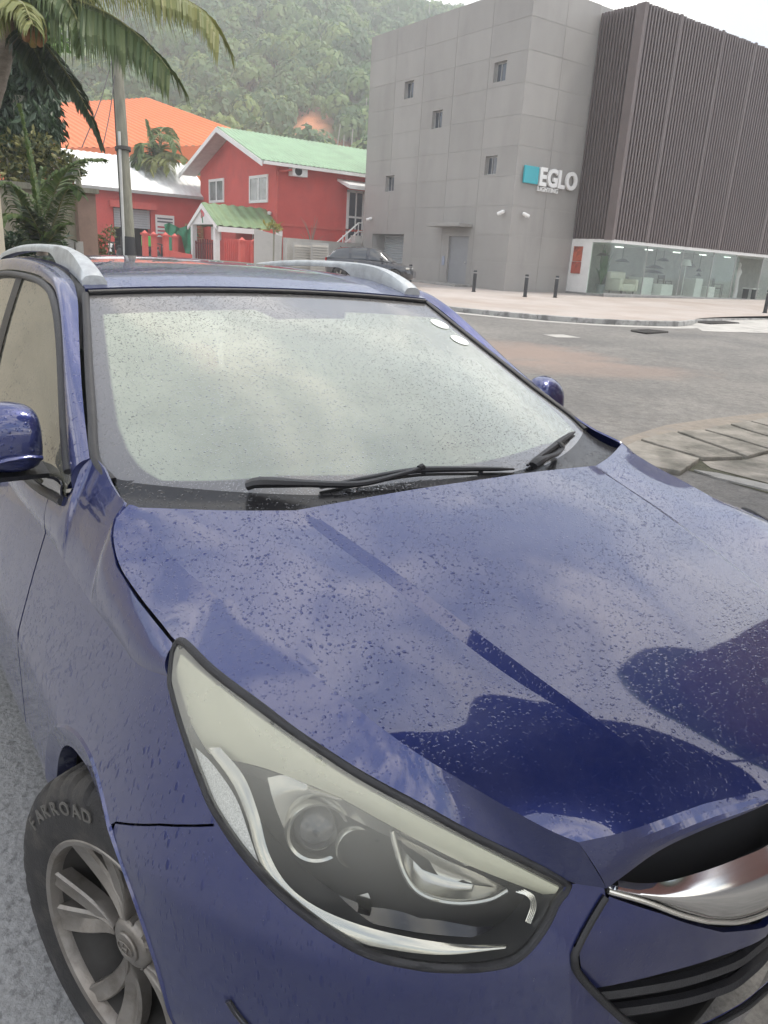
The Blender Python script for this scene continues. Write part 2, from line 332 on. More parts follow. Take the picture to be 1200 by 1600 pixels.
def region(poly, fn, h, hz=None):
    """triangulated region of a (s, z) surface inside a polygon"""
    poly = np.asarray(poly, float); hz = hz or h; B = []
    N = len(poly)
    for i in range(N):
        a, b = poly[i], poly[(i+1) % N]; k = max(1, int(np.ceil(np.hypot((b-a)[0]/h, (b-a)[1]/hz))))
        B += [a+(b-a)*j/k for j in range(k)]
    B = np.array(B); lo, hi = poly.min(0), poly.max(0); I = []
    for x in np.arange(lo[0]+h/2, hi[0], h):
        for y in np.arange(lo[1]+hz/2, hi[1], hz):
            if inside(poly, x, y) and np.min(np.hypot((B[:,0]-x)/h, (B[:,1]-y)/hz)) > .55: I.append((x, y))
    V = [Vector((p[0]/h, p[1]/hz)) for p in B] + [Vector((p[0]/h, p[1]/hz)) for p in I]
    n = len(B); r = delaunay_2d_cdt(V, [(i, (i+1) % n) for i in range(n)], [list(range(n))], 1, 1e-6)
    P = [fn(np.array([v.x*h, v.y*hz])) for v in r[0]]
    return P, [tuple(f) for f in r[2]]
def inside(poly, x, y):
    c = False; n = len(poly)
    for i in range(n):
        x1, y1 = poly[i]; x2, y2 = poly[i-1]
        if (y1 > y) != (y2 > y) and x < (x2-x1)*(y-y1)/(y2-y1+1e-15)+x1: c = not c
    return c
def sdist(poly, p):
    poly = np.asarray(poly); a = poly; b = np.roll(poly, -1, 0); ab = b-a
    t = np.clip(((p-a)*ab).sum(1)/((ab*ab).sum(1)+1e-12), 0, 1); d = np.min(np.linalg.norm(a+ab*t[:,None]-p, axis=1))
    return -d if inside(poly, *p) else d
def outward(o):
    """face normals away from the middle of the car"""
    me = o.data; bm = bmesh.new(); bm.from_mesh(me); c = Vector((-1.1, 0, .75))
    for f in bm.faces:
        k = f.calc_center_median(); kk = Vector((max(min(k.x,-.2),-2.6), 0, .75))
        if (k-kk).dot(f.normal) < 0: f.normal_flip()
    bm.to_mesh(me); bm.free(); return o
CAR = thing('parked_car', 'dark blue SUV in the foreground, wet with raindrops, with silver roof rails', 'car')
def panel(name, mb, mt, thick=.006, smooth=40, parent=None, bev=0, both=True, flip=False, label=None):
    res = []
    for k in ((False, True) if both else (False,)):
        o = mb.obj(name, mt, parent or CAR, smooth, flipy=k)
        outward(o)
        if flip: o.data.flip_normals()
        if thick: solid(o, thick, -1, bev)
        if label: o['label'] = label
        res.append(o)
    return res
P3 = lambda L: np.array(L, float)
mir = lambda L: np.array([(p[0], -p[1], p[2]) for p in L])

# hood: long curves given for the left half as (x, w, z), rear edge to front lip
hood_c = [
 [(-.052,0,1.142),(.1,0,1.114),(.3,0,1.068),(.5,0,1.017),(.65,0,.977),(.75,0,.950),(.80,0,.935)],
 [(-.058,.2,1.139),(.1,.19,1.110),(.3,.18,1.062),(.5,.165,1.010),(.65,.155,.971),(.74,.15,.946),(.783,.145,.931)],
 [(-.085,.432,1.122),(0,.419,1.108),(.15,.394,1.081),(.3,.368,1.048),(.45,.338,1.012),(.58,.310,.981),(.68,.285,.950),(.748,.265,.925)],
 [(-.088,.450,1.120),(0,.443,1.099),(.15,.421,1.0715),(.3,.397,1.0375),(.45,.366,1.0015),(.58,.326,.9745),(.68,.297,.9475),(.742,.290,.9225)],
 [(-.145,.575,1.120),(0,.565,1.093),(.15,.545,1.064),(.3,.52,1.030),(.45,.485,.993),(.58,.435,.960),(.665,.39,.934),(.718,.385,.911)],
 [(-.225,.722,1.122),(-.1,.722,1.090),(0,.714,1.074),(.1,.697,1.060),(.2,.677,1.045),(.3,.655,1.027),(.4,.627,1.006),(.5,.592,.979),(.6,.530,.942),(.66,.478,.912),(.688,.446,.897)],
]
edge_px = [(277,1003),(330,1046),(420,1113),(540,1195),(660,1260),(760,1313),(880,1374)]
E_hl = [shell(q) for q in sh(edge_px)]
edge = [(-.235,.737,1.127),(-.222,.765,1.108),(-.19,.782,1.082),(-.12,.792,1.052),(-.02,.790,1.034),(.07,.785,1.023)] + [(p[0], -p[1], p[2]) for p in E_hl] + [(.705,.389,.806)]
NR = 64
cols = [curve(c, NR) for c in hood_c]; ecol = curve(edge, NR)
mb = MB()
def across(a, b, n, bulge):
    out = []
    for i in range(n+1):
        f = i/n; p = a*(1-f) + b*f; p = p.copy(); p[:, 2] += bulge*4*f*(1-f); out.append(p)
    return out
strips = [(cols[0],cols[1],5,.0006),(cols[1],cols[2],7,.002),(cols[2],cols[3],2,0),(cols[3],cols[4],5,.001),(cols[4],cols[5],5,.0015),(cols[5],ecol,5,.0012)]
full = []
def spline_across(ctrl, lo, hi, n):
    # smooth columns through the control columns ctrl, from ctrl[lo] to ctrl[hi]
    S_ = np.stack([crp(np.array([c[i] for c in ctrl]), n) for i in range(NR)], 1)
    return list(S_[lo*n:hi*n+1])
full = spline_across([cols[1]*[1,-1,1], cols[0], cols[1], cols[2]], 1, 3, 6)
full += across(cols[2], cols[3], 2, 0)[1:]
full += spline_across([cols[3], cols[4], cols[5]], 0, 2, 6)[1:]
full += across(cols[5], ecol, 5, .0012)[1:]
H = np.array(full)                                  # columns from the middle to the side
Hall = np.concatenate([H[::-1], (H*[1,-1,1])[1:]], 0)
mb.grid([Hall[i] for i in range(len(Hall))])
# front lip turned down
lip_bot = curve([(.803,0,.924),(.787,.178,.914),(.758,.28,.893),(.735,.333,.866),(.715,.374,.826),(.705,.389,.806)], 40)
lip_top = curve(np.vstack([[H[j][-1] for j in range(len(H)-5)]]), 40)
lrows = [lip_top*(1-f)+lip_bot*f + np.array([.006*4*f*(1-f),0,0]) for f in (0,.25,.5,.75,1)]
lall = [np.concatenate([r[::-1], (r*[1,-1,1])[1:]], 0) for r in lrows]
mb.grid(lall)
ret = [lall[-1], lall[-1] + np.array([-.02,0,.004]), lall[-1] + np.array([-.09,0,.012])]
mb.grid(ret)
hood = mb.obj('hood', M['paint'], CAR, 22)
bm = bmesh.new(); bm.from_mesh(hood.data); bmesh.ops.remove_doubles(bm, verts=bm.verts, dist=.0008); bm.to_mesh(hood.data); bm.free()
outward(hood); hood.data.set_sharp_from_angle(angle=rad(11)); solid(hood, .008, -1)

# fender, upper part (shoulder to hood seam) and lower part in one mesh
def shz(x, z): return np.array([s_of_x(x), z])
hl_left_px = [(264,1058),(268,1085),(290,1160),(312,1220),(333,1268)]
hlL = sh(hl_left_px)
LT = [shz(-.62,.953),shz(-.45,.949),shz(-.267,.944),shz(-.057,.946),shz(.06,.949),hlL[0]]
shoulder = np.array([shell(q)*[1,-1,1] for q in curve(LT, 30)])
topline = P3([(-.62,.795,1.065),(-.50,.79,1.075),(-.462,.765,1.155),(-.447,.742,1.172),(-.40,.738,1.160),(-.34,.742,1.143),(-.28,.744,1.133),(-.243,.742,1.128),(-.228,.768,1.108),(-.196,.787,1.082),(-.126,.797,1.050),(-.024,.796,1.031),(.066,.791,1.020),(.133,.785,1.010)])
_xs = np.unique(np.r_[np.linspace(-.62,-.52,6), np.linspace(-.51,-.20,40), np.linspace(-.20,.128,24)])
_sh = shoulder; _xe = _sh[-1][0]; _xq = -.62+(_xs+.62)*(_xe+.62)/(.128+.62)
sc_ = np.stack([_xq, np.interp(_xq,_sh[:,0],_sh[:,1]), np.interp(_xq,_sh[:,0],_sh[:,2])],1); tc_ = np.stack([np.minimum(_xs+.005*(_xs>.1),.133), np.interp(_xs,topline[:,0],topline[:,1]), np.interp(_xs,topline[:,0],topline[:,2])],1)
rows = []
for f in np.linspace(0, 1, 9):
    p = sc_*(1-f)+tc_*f; p = p.copy(); p[:,1] += .010*4*f*(1-f); rows.append(p*[1,-1,1])
def shz(x, z): return np.array([s_of_x(x), z])
WC, AR = (-.025, .332), .376
def arch(x0, x1, n, cx=WC[0], r=AR, cz=WC[1]): return [shz(cx + r*(.80 if math.cos(a) > 0 else .93)*math.cos(a), cz + r*math.sin(a)) for a in np.linspace(x0, x1, n)]
seam_s = sh([(181,1283.5),(250,1286.5),(335,1287)])
hlbot_px = [(335,1265),(390,1350),(460,1420),(560,1487),(640,1510),(700,1516),(760,1514),(810,1500),(850,1455),(872,1410),(884,1380)]
hl_left_px = [(264,1058),(268,1085),(290,1160),(312,1220),(333,1268)]
hlB = sh(hlbot_px)
_p0 = shell(seam_s[0]); a_end = math.atan2((_p0[2]-WC[1])/(AR+.036), (_p0[0]-WC[0])/(.8*(AR+.036)))
low = list(curve(LT, 30)) + list(hlL[1:]) + list(seam_s[::-1]) + arch(a_end+.03, math.pi*1.02, 26, r=AR+.036) + [shz(-.42,.26), shz(-.62,.26)]
fm = MB(); fm.grid(rows)
fm.add(*region(low, shell, .045, .04))
fend = panel('fender', fm, M['paint_side'], .006, 28)
# arch lip: flat flange round the wheel opening
def flange(a0, a1, cx, name='wheel_arch_lip'):
    f = MB(); A = np.linspace(a0, a1, 50)
    rr = []
    for r, w in ((AR+.046,-.001),(AR+.040,.0035),(AR+.034,.002),(AR-.002,-.012),(AR-.004,-.05)):
        row = []
        for a in A:
            q = shz(cx+r*(.80 if math.cos(a) > 0 else .93)*math.cos(a), max(WC[1]+r*math.sin(a), .2)); row.append(shell(q, -w))
        rr.append(row)
    f.grid(rr); return panel(name, f, M['paint_side'], 0, 35)
flange(-.2, math.pi+.2, WC[0]); flange(-.25, math.pi+.25, WC[0]-2.64)

# bumper
trim_px = [(946,1400),(938,1412),(916,1450),(899,1485),(897,1500),(903,1520),(935,1556),(985,1600)]
tr = sh(trim_px)
trim_s = list(tr) + [np.array([tr[-1][0]+.06, .49]), np.array([tr[-1][0]+.10,.46]), np.array([0.0,.45])]
bz = [np.array([0.0,.27])] + [shz(x,.25) for x in (.70,.6,.45,.38)]
bump_poly = [q - np.array([0,.004]) for q in seam_s] + [q-np.array([0,.002]) for q in hlB] + [np.array([tr[0][0]-.004,.800])] + trim_s + bz + arch(-.15, a_end-.02, 14, r=AR+.036)
bm_ = MB(); bm_.add(*region(bump_poly, shell, .03, .03))
panel('bumper', bm_, M['paint_side'], .006, 35)
# raised lower crease below the headlight, fog lamp bezel slit
def ribbon(qs, r, depth=0.0, n=8, N=60, mi=0, mb=None):
    mb = mb or MB(); mb.tube(np.array([shell(q, depth) for q in curve(qs, N)]), r, n, mi); return mb
panel('fog_lamp_bezel', ribbon(sh([(357,1562),(372,1585),(395,1612),(420,1650)]), .006), M['blackgloss'], 0, 60)
panel('grille_frame', ribbon(trim_s, .0062, -.001), M['black'], 0, 60)
# dark structure behind the panels
core = [shz(-3.3,.92), shz(-2,.92), shz(-.62,.93), shz(.05,.93), shz(.35,.9), np.array([-.45,.82]), np.array([-.25,.80]), np.array([0,.80]), np.array([0,.22])] + [shz(x,.24) for x in (.70,.6,.48)] + arch(-.18, math.pi+.18, 30, r=AR+.01) + [shz(-.5,.24), shz(-1.5,.24), shz(-2.15,.24)] + arch(-.18, math.pi+.18, 24, cx=WC[0]-2.64, r=AR+.01) + [shz(-3.3,.26)]
cb = MB(); cb.add(*region(core, lambda q: shell(q, .055), .09, .09))
for o in panel('inner_structure', cb, M['dark'], 0, 35): pass
for cx in (WC[0], WC[0]-2.64):
    ln = MB(); A = np.linspace(-.3, math.pi+.3, 40)
    ln.grid([[(cx+(AR+.012)*(.78 if math.cos(a) > 0 else .93)*math.cos(a), -w, WC[1]+(AR+.012)*math.sin(a)) for a in A] for w in (.845,.75,.58)])
    ln.grid([[(cx+r*(.78 if math.cos(a) > 0 else .93)*math.cos(a), -.58, WC[1]+r*math.sin(a)) for a in A] for r in (.01, AR+.012)])
    panel('wheel_arch_liner', ln, M['black'], 0, 50)

# headlight
hl_out = list(sh(edge_px[0:1])) + list(hlL) + list(hlB[1:]) + list(sh([(760,1318),(660,1265),(540,1200),(420,1118),(330,1050)]))
def shrink(qs, k):
    qs = np.array(qs); c = np.roll(qs,-1,0)-np.roll(qs,1,0); c /= np.linalg.norm(c,axis=1)[:,None]+1e-9
    n = np.stack([-c[:,1], c[:,0]],1); area = np.sum(qs[:,0]*np.roll(qs[:,1],-1)-np.roll(qs[:,0],-1)*qs[:,1])
    return qs + n*(k if area > 0 else -k)
hl_d = resample(crp(hl_out, 6, True), 120)
HL = []
hl_lens = MB(); hl_lens.add(*region(shrink(hl_d,.004), lambda q: shell(q,.001), .02))
hl_seal = ribbon(np.vstack([hl_d, hl_d[:1]]), .0068, .004, 8, 160)
bowl = MB()
rings = [[shell(q, d) for q in shrink(hl_d, k)] for k, d in ((.003,.006),(.005,.05),(.012,.085))]
bowl.grid(rings, cyc=True)
bowl.add(*region(shrink(hl_d,.012), lambda q: shell(q,.085), .03))
def strip(a_px, b_px, da, db, n=36, rows=5, bul=.0):
    """ribbon surface between two photographed edges lying da and db below the lamp cover"""
    A = curve(np.array([shell(q,da) for q in sh(a_px, da)]), n); B = curve(np.array([shell(q,db) for q in sh(b_px, db)]), n)
    m_ = MB(); nrm = np.array([.5,-.6,.5])
    m_.grid([A*(1-f)+B*f + nrm*bul*4*f*(1-f) for f in np.linspace(0,1,rows)]); return m_
guide = strip([(286,1022),(335,1064),(422,1130),(540,1211),(655,1274),(757,1326),(872,1384)], [(275,1080),(303,1162),(425,1200),(527,1240),(608,1284),(725,1344),(862,1398)], .008, .03, bul=.006)
mesh_r = strip([(306,1168),(334,1196),(369,1248),(392,1312),(412,1372)], [(304,1178),(320,1222),(343,1272),(375,1330),(408,1374)], .009, .006)
RC = ([(344,1168),(381,1213),(404,1272),(419,1330),(445,1377),(486,1412),(550,1441),(637,1464),(725,1476),(792,1475)], [(322,1168),(362,1222),(386,1278),(400,1330),(424,1385),(462,1428),(527,1463),(608,1483),(696,1492),(790,1482)]); ribbon_c = strip(RC[0], RC[1], .013, .007, 50, bul=.002)
upper_r = strip([(318,1172),(420,1205),(527,1246),(608,1290),(735,1352)], [(405,1262),(445,1285),(520,1322),(590,1345),(650,1368)], .040, .068, 36, bul=-.01)
# low beam projector
def lamp_axis(): a = np.array([.80,-.42,.18]); return a/np.linalg.norm(a)
pc = shell(hit(497,1300, lambda q: shell(q,.045), (-.75,.8)), .045); ax = lamp_axis()
proj_m = MB(); proj_m.lathe([(.052,-.06),(.050,-.02),(.046,.0),(.044,.004),(.040,.002),(.037,-.008),(.035,-.02)], pc, ax, 40)
proj_l = MB(); proj_l.lathe([(.035,-.012),(.031,-.002),(.024,.006),(.014,.011),(.0005,.013)], pc, ax, 32)
cowl_m = strip([(418,1215),(450,1212),(500,1232),(540,1246)], [(452,1310),(462,1265),(490,1245),(530,1254)], .028, .04, 24, bul=.012)
p2 = shell(hit(560,1325, lambda q: shell(q,.06), (-.75,.8)), .06)
side_m = MB(); side_m.lathe([(.034,-.03),(.033,0),(.030,.004),(.028,-.002),(.020,-.018),(.002,-.026)], p2, ax, 32)
# high beam: shallow bright bowl with a thick bright rim
hb_px = [(612,1298),(620,1330),(632,1365),(652,1392),(685,1406),(725,1410),(765,1404),(792,1390)]
hb_rim = ribbon(sh(hb_px, .03), .0042, .03, 8, 50)
hb_b = strip([(612,1296),(632,1310),(665,1327),(700,1345),(745,1364),(792,1388)], hb_px[1:], .045, .032, 36, bul=-.02)
flute = strip([(575,1395),(580,1410),(578,1430),(565,1441)], [(556,1400),(560,1418),(555,1432),(548,1440)], .05, .05, 16)
endl = [ribbon(sh([(806+i*4,1393-i),(824+i*3.2,1400),(830+i*2.5,1415+i),(822+i*2.2,1440+i)], .02), .0011, .02, 5, 24) for i in range(4)]
divider = strip([(440,1360),(520,1385),(640,1420),(760,1440),(815,1430)], [(450,1385),(520,1425),(640,1455),(760,1466),(812,1462)], .06, .045, 30)
M['meshr'] = mat('lamp_mesh', (.55,.55,.54), .5, var=.5, scale=600, spec=.6)
M['housing'] = mat('lamp_housing', (.03,.03,.032), .35, var=.2, coat=.3)
M['projlens'] = mat('projector_lens', (.03,.03,.035), .05, var=.1, coat=1.0)
for k in (False, True):
    hl = hl_lens.obj('headlight', M['lens'], CAR, 60, flipy=k); outward(hl)
    if not k: hl['label'] = 'yellowed hazy headlight nearest to the viewer'
    for nm, g, mt in (('seal',hl_seal,'black'),('housing',bowl,'housing'),('light_guide',guide,'cream'),('side_reflector',mesh_r,'meshr'),('chrome_trim',ribbon_c,'silver'),('upper_reflector',upper_r,'silver'),
                      ('projector_shroud',proj_m,'silver'),('projector_lens',proj_l,'projlens'),('projector_cowl',cowl_m,'silver'),('side_reflector_bowl',side_m,'silver'),
                      ('high_beam_rim',hb_rim,'silver'),('high_beam_reflector',hb_b,'silver'),('fluted_reflector',flute,'chrome'),('dark_divider',divider,'blackgloss')):
        o = g.obj(nm, M[mt], hl, 45, flipy=k)
        if nm == 'light_guide': solid(o, .004)
    for e in endl: e.obj('marker_line', M['chromesoft'], hl, 60, flipy=k)

# grille
gpan_px = [(952,1401),(1040,1430),(1130,1457),(1195,1449)]
q1 = sh(gpan_px, .012); 
low_px = [(930,1542),(1030,1520),(1125,1492),(1195,1462)]
q2 = sh(low_px, .014); qa = sh([(925,1447),(905,1486),(908,1515)], .012)
gp = list(q1) + [np.array([0.0, q1[-1][1]+.004]), np.array([0.0, q2[-1][1]+.01])] + list(q2[::-1]) + list(qa[::-1])
g = MB(); g.add(*region(gp, lambda q: shell(q,.012), .03)); panel('grille_upper_panel', g, M['paint'], .01, 40)
for i in range(6):
    z0, s0 = .635-.045*i, -.47+.03*i+.012*abs(i-1)
    z1 = q2[-1][1]-.01-.052*i
    qs = np.array([(s0, z0), (s0*.66, z0*.6+z1*.4+.0), (s0*.33, z0*.22+z1*.78), (0.0, z1)])
    qs = np.vstack([qs, (qs[:-1]*[-1,1])[::-1]])
    if z1 < .42: break
    ribbon(qs, .011, .035, 6, 50).obj('grille_bar', M['black'], CAR, 40)
# chrome bar below the hood lip, flaring out to the middle
cA = sh([(968,1378),(1000,1383),(1040,1381),(1100,1365),(1160,1343),(1195,1328)]); cB = sh([(951,1389),(1010,1406),(1070,1428),(1130,1439),(1160,1438),(1195,1427)])
cA = np.vstack([cA, [0.0, cA[-1][1]+.004]]); cB = np.vstack([cB, [0.0, cB[-1][1]-.002]])
def both_sides(Q): return np.vstack([Q, (Q[:-1]*[-1,1])[::-1]])
A_, B_ = curve(both_sides(cA), 80), curve(both_sides(cB), 80)
cb = MB(); cb.grid([[shell(A_[j]*(1-f)+B_[j]*f, .004-.012*math.sin(math.pi*f)) for j in range(80)] for f in np.linspace(0,1,9)])
cbar = recalc(cb.obj('grille_chrome_bar', M['chrome'], CAR, 60)); solid(cbar, .006)
panel('grille_bar_edge', ribbon(cB - np.array([0,.004]), .0042, .002), M['chromesoft'], 0, 60)
# oval badge with a slanted letter
bc = np.array([0.0, (cA[-1][1]+cB[-1][1])/2]); badge = MB()
T_ = np.linspace(0, 2*math.pi, 41)
badge.tube(np.array([shell(bc+np.array([.066*math.cos(t), .036*math.sin(t)]), -.014) for t in T_]), .005, 8, cap=False)
for a, b in (((-.03,-.026),(-.012,.028)),((.012,-.028),(.03,.026)),((-.024,-.006),(.022,.007))):
    badge.tube(np.array([shell(bc+np.array(a)*(1-f)+np.array(b)*f, -.014) for f in np.linspace(0,1,5)]), .0045, 8)
badge.obj('badge', M['chrome'], CAR, 50)

# windshield
WE = P3([(-1.05,.582,1.469),(-.9,.621,1.391),(-.75,.660,1.314),(-.6,.697,1.238),(-.45,.733,1.167),(-.37,.722,1.137)])
WCn = P3([(-1.075,0,1.486),(-.84,0,1.408),(-.60,0,1.318),(-.36,0,1.219),(-.22,0,1.160),(-.10,0,1.112)])
_we, _wc = curve(WE, 60), curve(WCn, 60)
def wsf(q, off=0.0):
    s, a = q; i = np.clip(s, 0, 1)*59; k = np.arange(60)
    e = np.array([np.interp(i, k, _we[:,c]) for c in range(3)]); c = np.array([np.interp(i, k, _wc[:,c]) for c in range(3)])
    p = c + (e-c)*a*a; return np.array([p[0]+off*.42, -e[1]*a, p[2]+off*.9])
def wsh(pts): return np.array([hit(u, v, wsf, (.5,.3), (.1,.1)) for u, v in pts])
fr = wsh([(161,491),(168,550),(175,603),(184,662),(200,702),(225,735),(252,751),(330,751),(440,743),(600,728)])
fr_t = wsh([(300,486),(397,484),(412,490),(432,499),(538,498),(541,488)])
fh = [(p[0], p[1]) for p in fr]; bs = fr[-1][0]
polyf = [(fr[0][0], fr[0][1])] + fh[1:-1] + [(fr[-2][0]+.0,0.0)] + [(p[0], -p[1]) for p in fh[1:-1][::-1]] + [(fr[0][0], -fr[0][1])] + [(fr[0][0], fr_t[5][1])] + [tuple(p) for p in fr_t[1:5][::-1]]
sc2 = np.array([.95,.65]); polyf = np.array(polyf)*sc2
ws = MB(); NS, NA = 90, 130; Sg, Ag = np.linspace(0,1,NS), np.linspace(-1,1,NA)
ws.grid([[wsf((s,a)) for a in Ag] for s in Sg])
wo = ws.obj('windshield', M['windshield'], CAR, 180); outward(wo)
atr = wo.data.attributes.new('frit', 'FLOAT', 'POINT'); atr.data.foreach_set('value', [sdist(polyf, np.array([s,a])*sc2) for s in Sg for a in Ag])
seal = MB(); edgeA = np.array([wsf((s,1.0), .003) for s in np.linspace(0,1,50)]) + [0,-.012,0]
for k in (1,-1): seal.tube(edgeA*[1,k,1]+[0,k*.004,0], .010, 8, sq=.5)
seal.tube(np.array([wsf((0.0,a), .006) for a in np.linspace(-1,1,50)]), .007, 8)
seal.obj('seal', M['black'], wo, 50)
# stickers seen at the top of the far side: pale discs under the glass
for u, v in ((687,507),(718,532)):
    q = hit(u, v, wsf, (.2,-.8), (.1,.1)); dsc = MB(); T_ = np.linspace(0, 2*math.pi, 28, endpoint=False)
    dsc.add([wsf(q, .0022)] + [wsf(q + np.array([.036*math.cos(t)/.95*1.0, .036*math.sin(t)/.65]), .0022) for t in T_], [(0, i+1, (i+1) % 28+1) for i in range(28)])
    so = dsc.obj('sticker', mat('sticker_paper', (.78,.82,.80), .5, var=.06, scale=60), wo, 180); outward(so)
# interior glimpsed through the glass
it = MB(); it.grid([[(-.12,y,1.06),(-.55,y,1.07),(-.62,y,.98),(-.6,y,.6)] for y in np.linspace(-.68,.68,9)]); it.obj('dashboard', M['dash'], CAR, 50)
swm = MB(); T_ = np.linspace(0, 2*math.pi, 37); U, Wv = np.array([0,1,0]), np.array([-.40,0,.92])
swc = np.array([-.66,-.36,1.03]); swm.tube(np.array([swc + .185*(math.cos(t)*U + math.sin(t)*Wv) for t in T_]), .016, 8, cap=False)
for t in (0, math.pi, -math.pi/2): swm.tube(np.array([swc, swc+.18*(math.cos(t)*U+math.sin(t)*Wv)]), .02, 6)
swm.lathe([(.07,-.02),(.06,.03),(.001,.035)], swc, (-.92,0,-.40), 16); swm.obj('steering_wheel', M['interior'], CAR, 60)
for yy in (-.36,.36):
    se = MB()
    def blk(c, d, ang):
        V = []; 
        for zx in np.linspace(-1,1,7):
            V.append([(c[0]+math.sin(ang)*zx*d[2]*-1+ d[0]*math.cos(t)*(1-.25*abs(zx)**3), c[1]+d[1]*math.copysign(abs(math.sin(t))**.5, math.sin(t))*(1-.2*abs(zx)**4), c[2]+math.cos(ang)*zx*d[2]) for t in np.linspace(0,2*math.pi,16,endpoint=False)])
        se.grid(V, cyc=True); se.add(V[0], [tuple(range(15,-1,-1))]); se.add(V[-1], [tuple(range(16))])
    blk((-1.32,yy,.95),(.07,.25,.34),.28); blk((-1.46,yy,1.36),(.05,.13,.09),.2); blk((-1.0,yy,.55),(.3,.25,.08),0)
    se.obj('seat', M['interior'], CAR, 60)

# A pillar and roof side: one painted frame each side
I_ = P3([(-.452,.752,1.168),(-.6,.722,1.240),(-.75,.687,1.314),(-.9,.649,1.391),(-1.05,.612,1.468),(-1.2,.595,1.508),(-1.5,.588,1.535),(-2.0,.585,1.535),(-2.5,.58,1.50),(-3.0,.565,1.42),(-3.25,.55,1.36)])
O_ = P3([(-.470,.788,1.10),(-.586,.766,1.163),(-.72,.734,1.256),(-.893,.692,1.381),(-1.031,.667,1.455),(-1.152,.655,1.488),(-1.4,.648,1.505),(-1.9,.645,1.495),(-2.4,.64,1.445),(-2.9,.66,1.34),(-3.2,.68,1.22)])
ic, oc = curve(I_, 80), curve(O_, 80); rr = []
for f in np.linspace(0,1,8):
    p = ic*(1-f)+oc*f; b = 4*f*(1-f); p = p + np.stack([np.zeros(80), .013*b*np.ones(80), .012*b*np.ones(80)],1); rr.append(p*[1,-1,1])
sf = MB(); sf.grid(rr); panel('roof_pillar_frame', sf, M['paint_side'], .012, 60)
# roof
rx = np.linspace(0,1,40); 
rc = curve([(-1.078,0,1.502),(-1.3,0,1.540),(-1.6,0,1.562),(-2.0,0,1.566),(-2.5,0,1.54),(-3.0,0,1.48),(-3.3,0,1.42)], 40)
re = curve([(-1.056,.588,1.484),(-1.2,.575,1.513),(-1.5,.57,1.538),(-2.0,.567,1.540),(-2.5,.56,1.505),(-3.0,.545,1.43),(-3.28,.53,1.365)], 40)
rf = MB(); rows = []
for a in np.linspace(-1,1,41):
    p = rc*(1-abs(a)**2.2)+re*abs(a)**2.2; p = p.copy(); p[:,1] = -re[:,1]*a; rows.append(p)
rf.grid(rows); ro = rf.obj('roof', M['paint'], CAR, 60); outward(ro); solid(ro, .012)
# ditch between roof and side frame
dt = MB(); dt.grid([re*[1,-1,1]-[0,0,.008], ic[np.linspace(12,79,40).astype(int)]*[1,-1,1]-[0,0,.008]]); panel('roof_ditch', dt, M['black'], .01, 60)
# roof rails
rail_c = P3([(-1.09,.553,1.508),(-1.13,.553,1.527),(-1.23,.552,1.557),(-1.35,.551,1.574),(-1.5,.55,1.580),(-1.8,.55,1.578),(-2.1,.55,1.566),(-2.4,.55,1.540),(-2.55,.55,1.510)])
rl = curve(rail_c, 70); rmb = MB(); rws = []
for i, p in enumerate(rl):
    f = i/69; nose = max(0, 1-f/.16); hw = .017+.016*nose**.7; hh = .0125 if f > .30 else .0125+.0
    base = np.interp(p[0], re[::-1,0], re[::-1,2])-.004
    top = p[2]+.010; bot = p[2]-.014
    if f < .27: bot = base
    elif f < .33: bot = base+(p[2]-.014-base)*((f-.27)/.06)**.5
    if f > .93: bot = base
    ring = [(-hw,bot),(-hw*1.03,(bot+top)/2),(-hw*.75,top-.004),(-hw*.3,top),(hw*.3,top),(hw*.75,top-.004),(hw*1.03,(bot+top)/2),(hw,bot)]
    rws.append([(p[0], -(p[1]-a), z) for a, z in ring])
rmb.grid(rws, cyc=True); rmb.add(rws[0],[tuple(range(8))]); rmb.add(rws[-1],[tuple(range(7,-1,-1))])
for k in (False, True): recalc(rmb.obj('roof_rail', M['rail'], CAR, 40, flipy=k))

# side glass, window frame, doors
Ob = P3([(-.50,.797,1.060),(-.8,.812,1.030),(-1.2,.818,1.035),(-1.8,.815,1.05),(-2.4,.80,1.08),(-2.9,.775,1.13),(-3.2,.75,1.17)])
ot, ob = curve(O_, 60), curve(Ob, 60)
def greenhouse(q, off=0.0):
    s, f = q; k = np.linspace(0,1,60)
    X = s; zt = np.interp(-X, -ot[:,0], ot[:,2]); wt = np.interp(-X, -ot[:,0], ot[:,1]); zb = np.interp(-X, -ob[:,0], ob[:,2]); wb = np.interp(-X, -ob[:,0], ob[:,1])
    return np.array([X, -(wb*(1-f)+wt*f+.012*4*f*(1-f)-off), zb*(1-f)+zt*f])
def win(x0, x1, f0=.02, f1=.97, rake=0.0):
    return [(x, f0) for x in np.linspace(x0, x1, 14)] + [(x, f1) for x in np.linspace(x1+rake, x0, 14)]
gl = MB(); gl.grid([[greenhouse((x,f), .008) for x in np.linspace(-.50,-3.1,40)] for f in np.linspace(0,.985,8)])
panel('side_window', gl, M['sideglass'], 0, 60)
fr_ = MB()
topc = lambda f, o: np.array([greenhouse((x,f), o) for x in np.linspace(-.52,-3.1,50)])
fr_.tube(topc(.97,.001), .013, 8, sq=.7); fr_.tube(topc(.0,.0), .012, 8, sq=.9)
for xb, xt in ((-1.50,-1.62),(-2.45,-2.55)):
    fr_.grid([[greenhouse((xb*(1-f)+xt*f+dx, f), .004) for f in np.linspace(0,.98,10)] for dx in (.05,-.05)])
panel('window_frame', fr_, M['black'], 0, 60)
sail = MB(); sail.grid([[greenhouse((-.50-dx*(1-f)*1.0-.02, f*.62), .0) for f in np.linspace(0,.9,8)] for dx in (0,.07,.14,.2)])
panel('mirror_sail_panel', sail, M['blackgloss'], .004, 60)
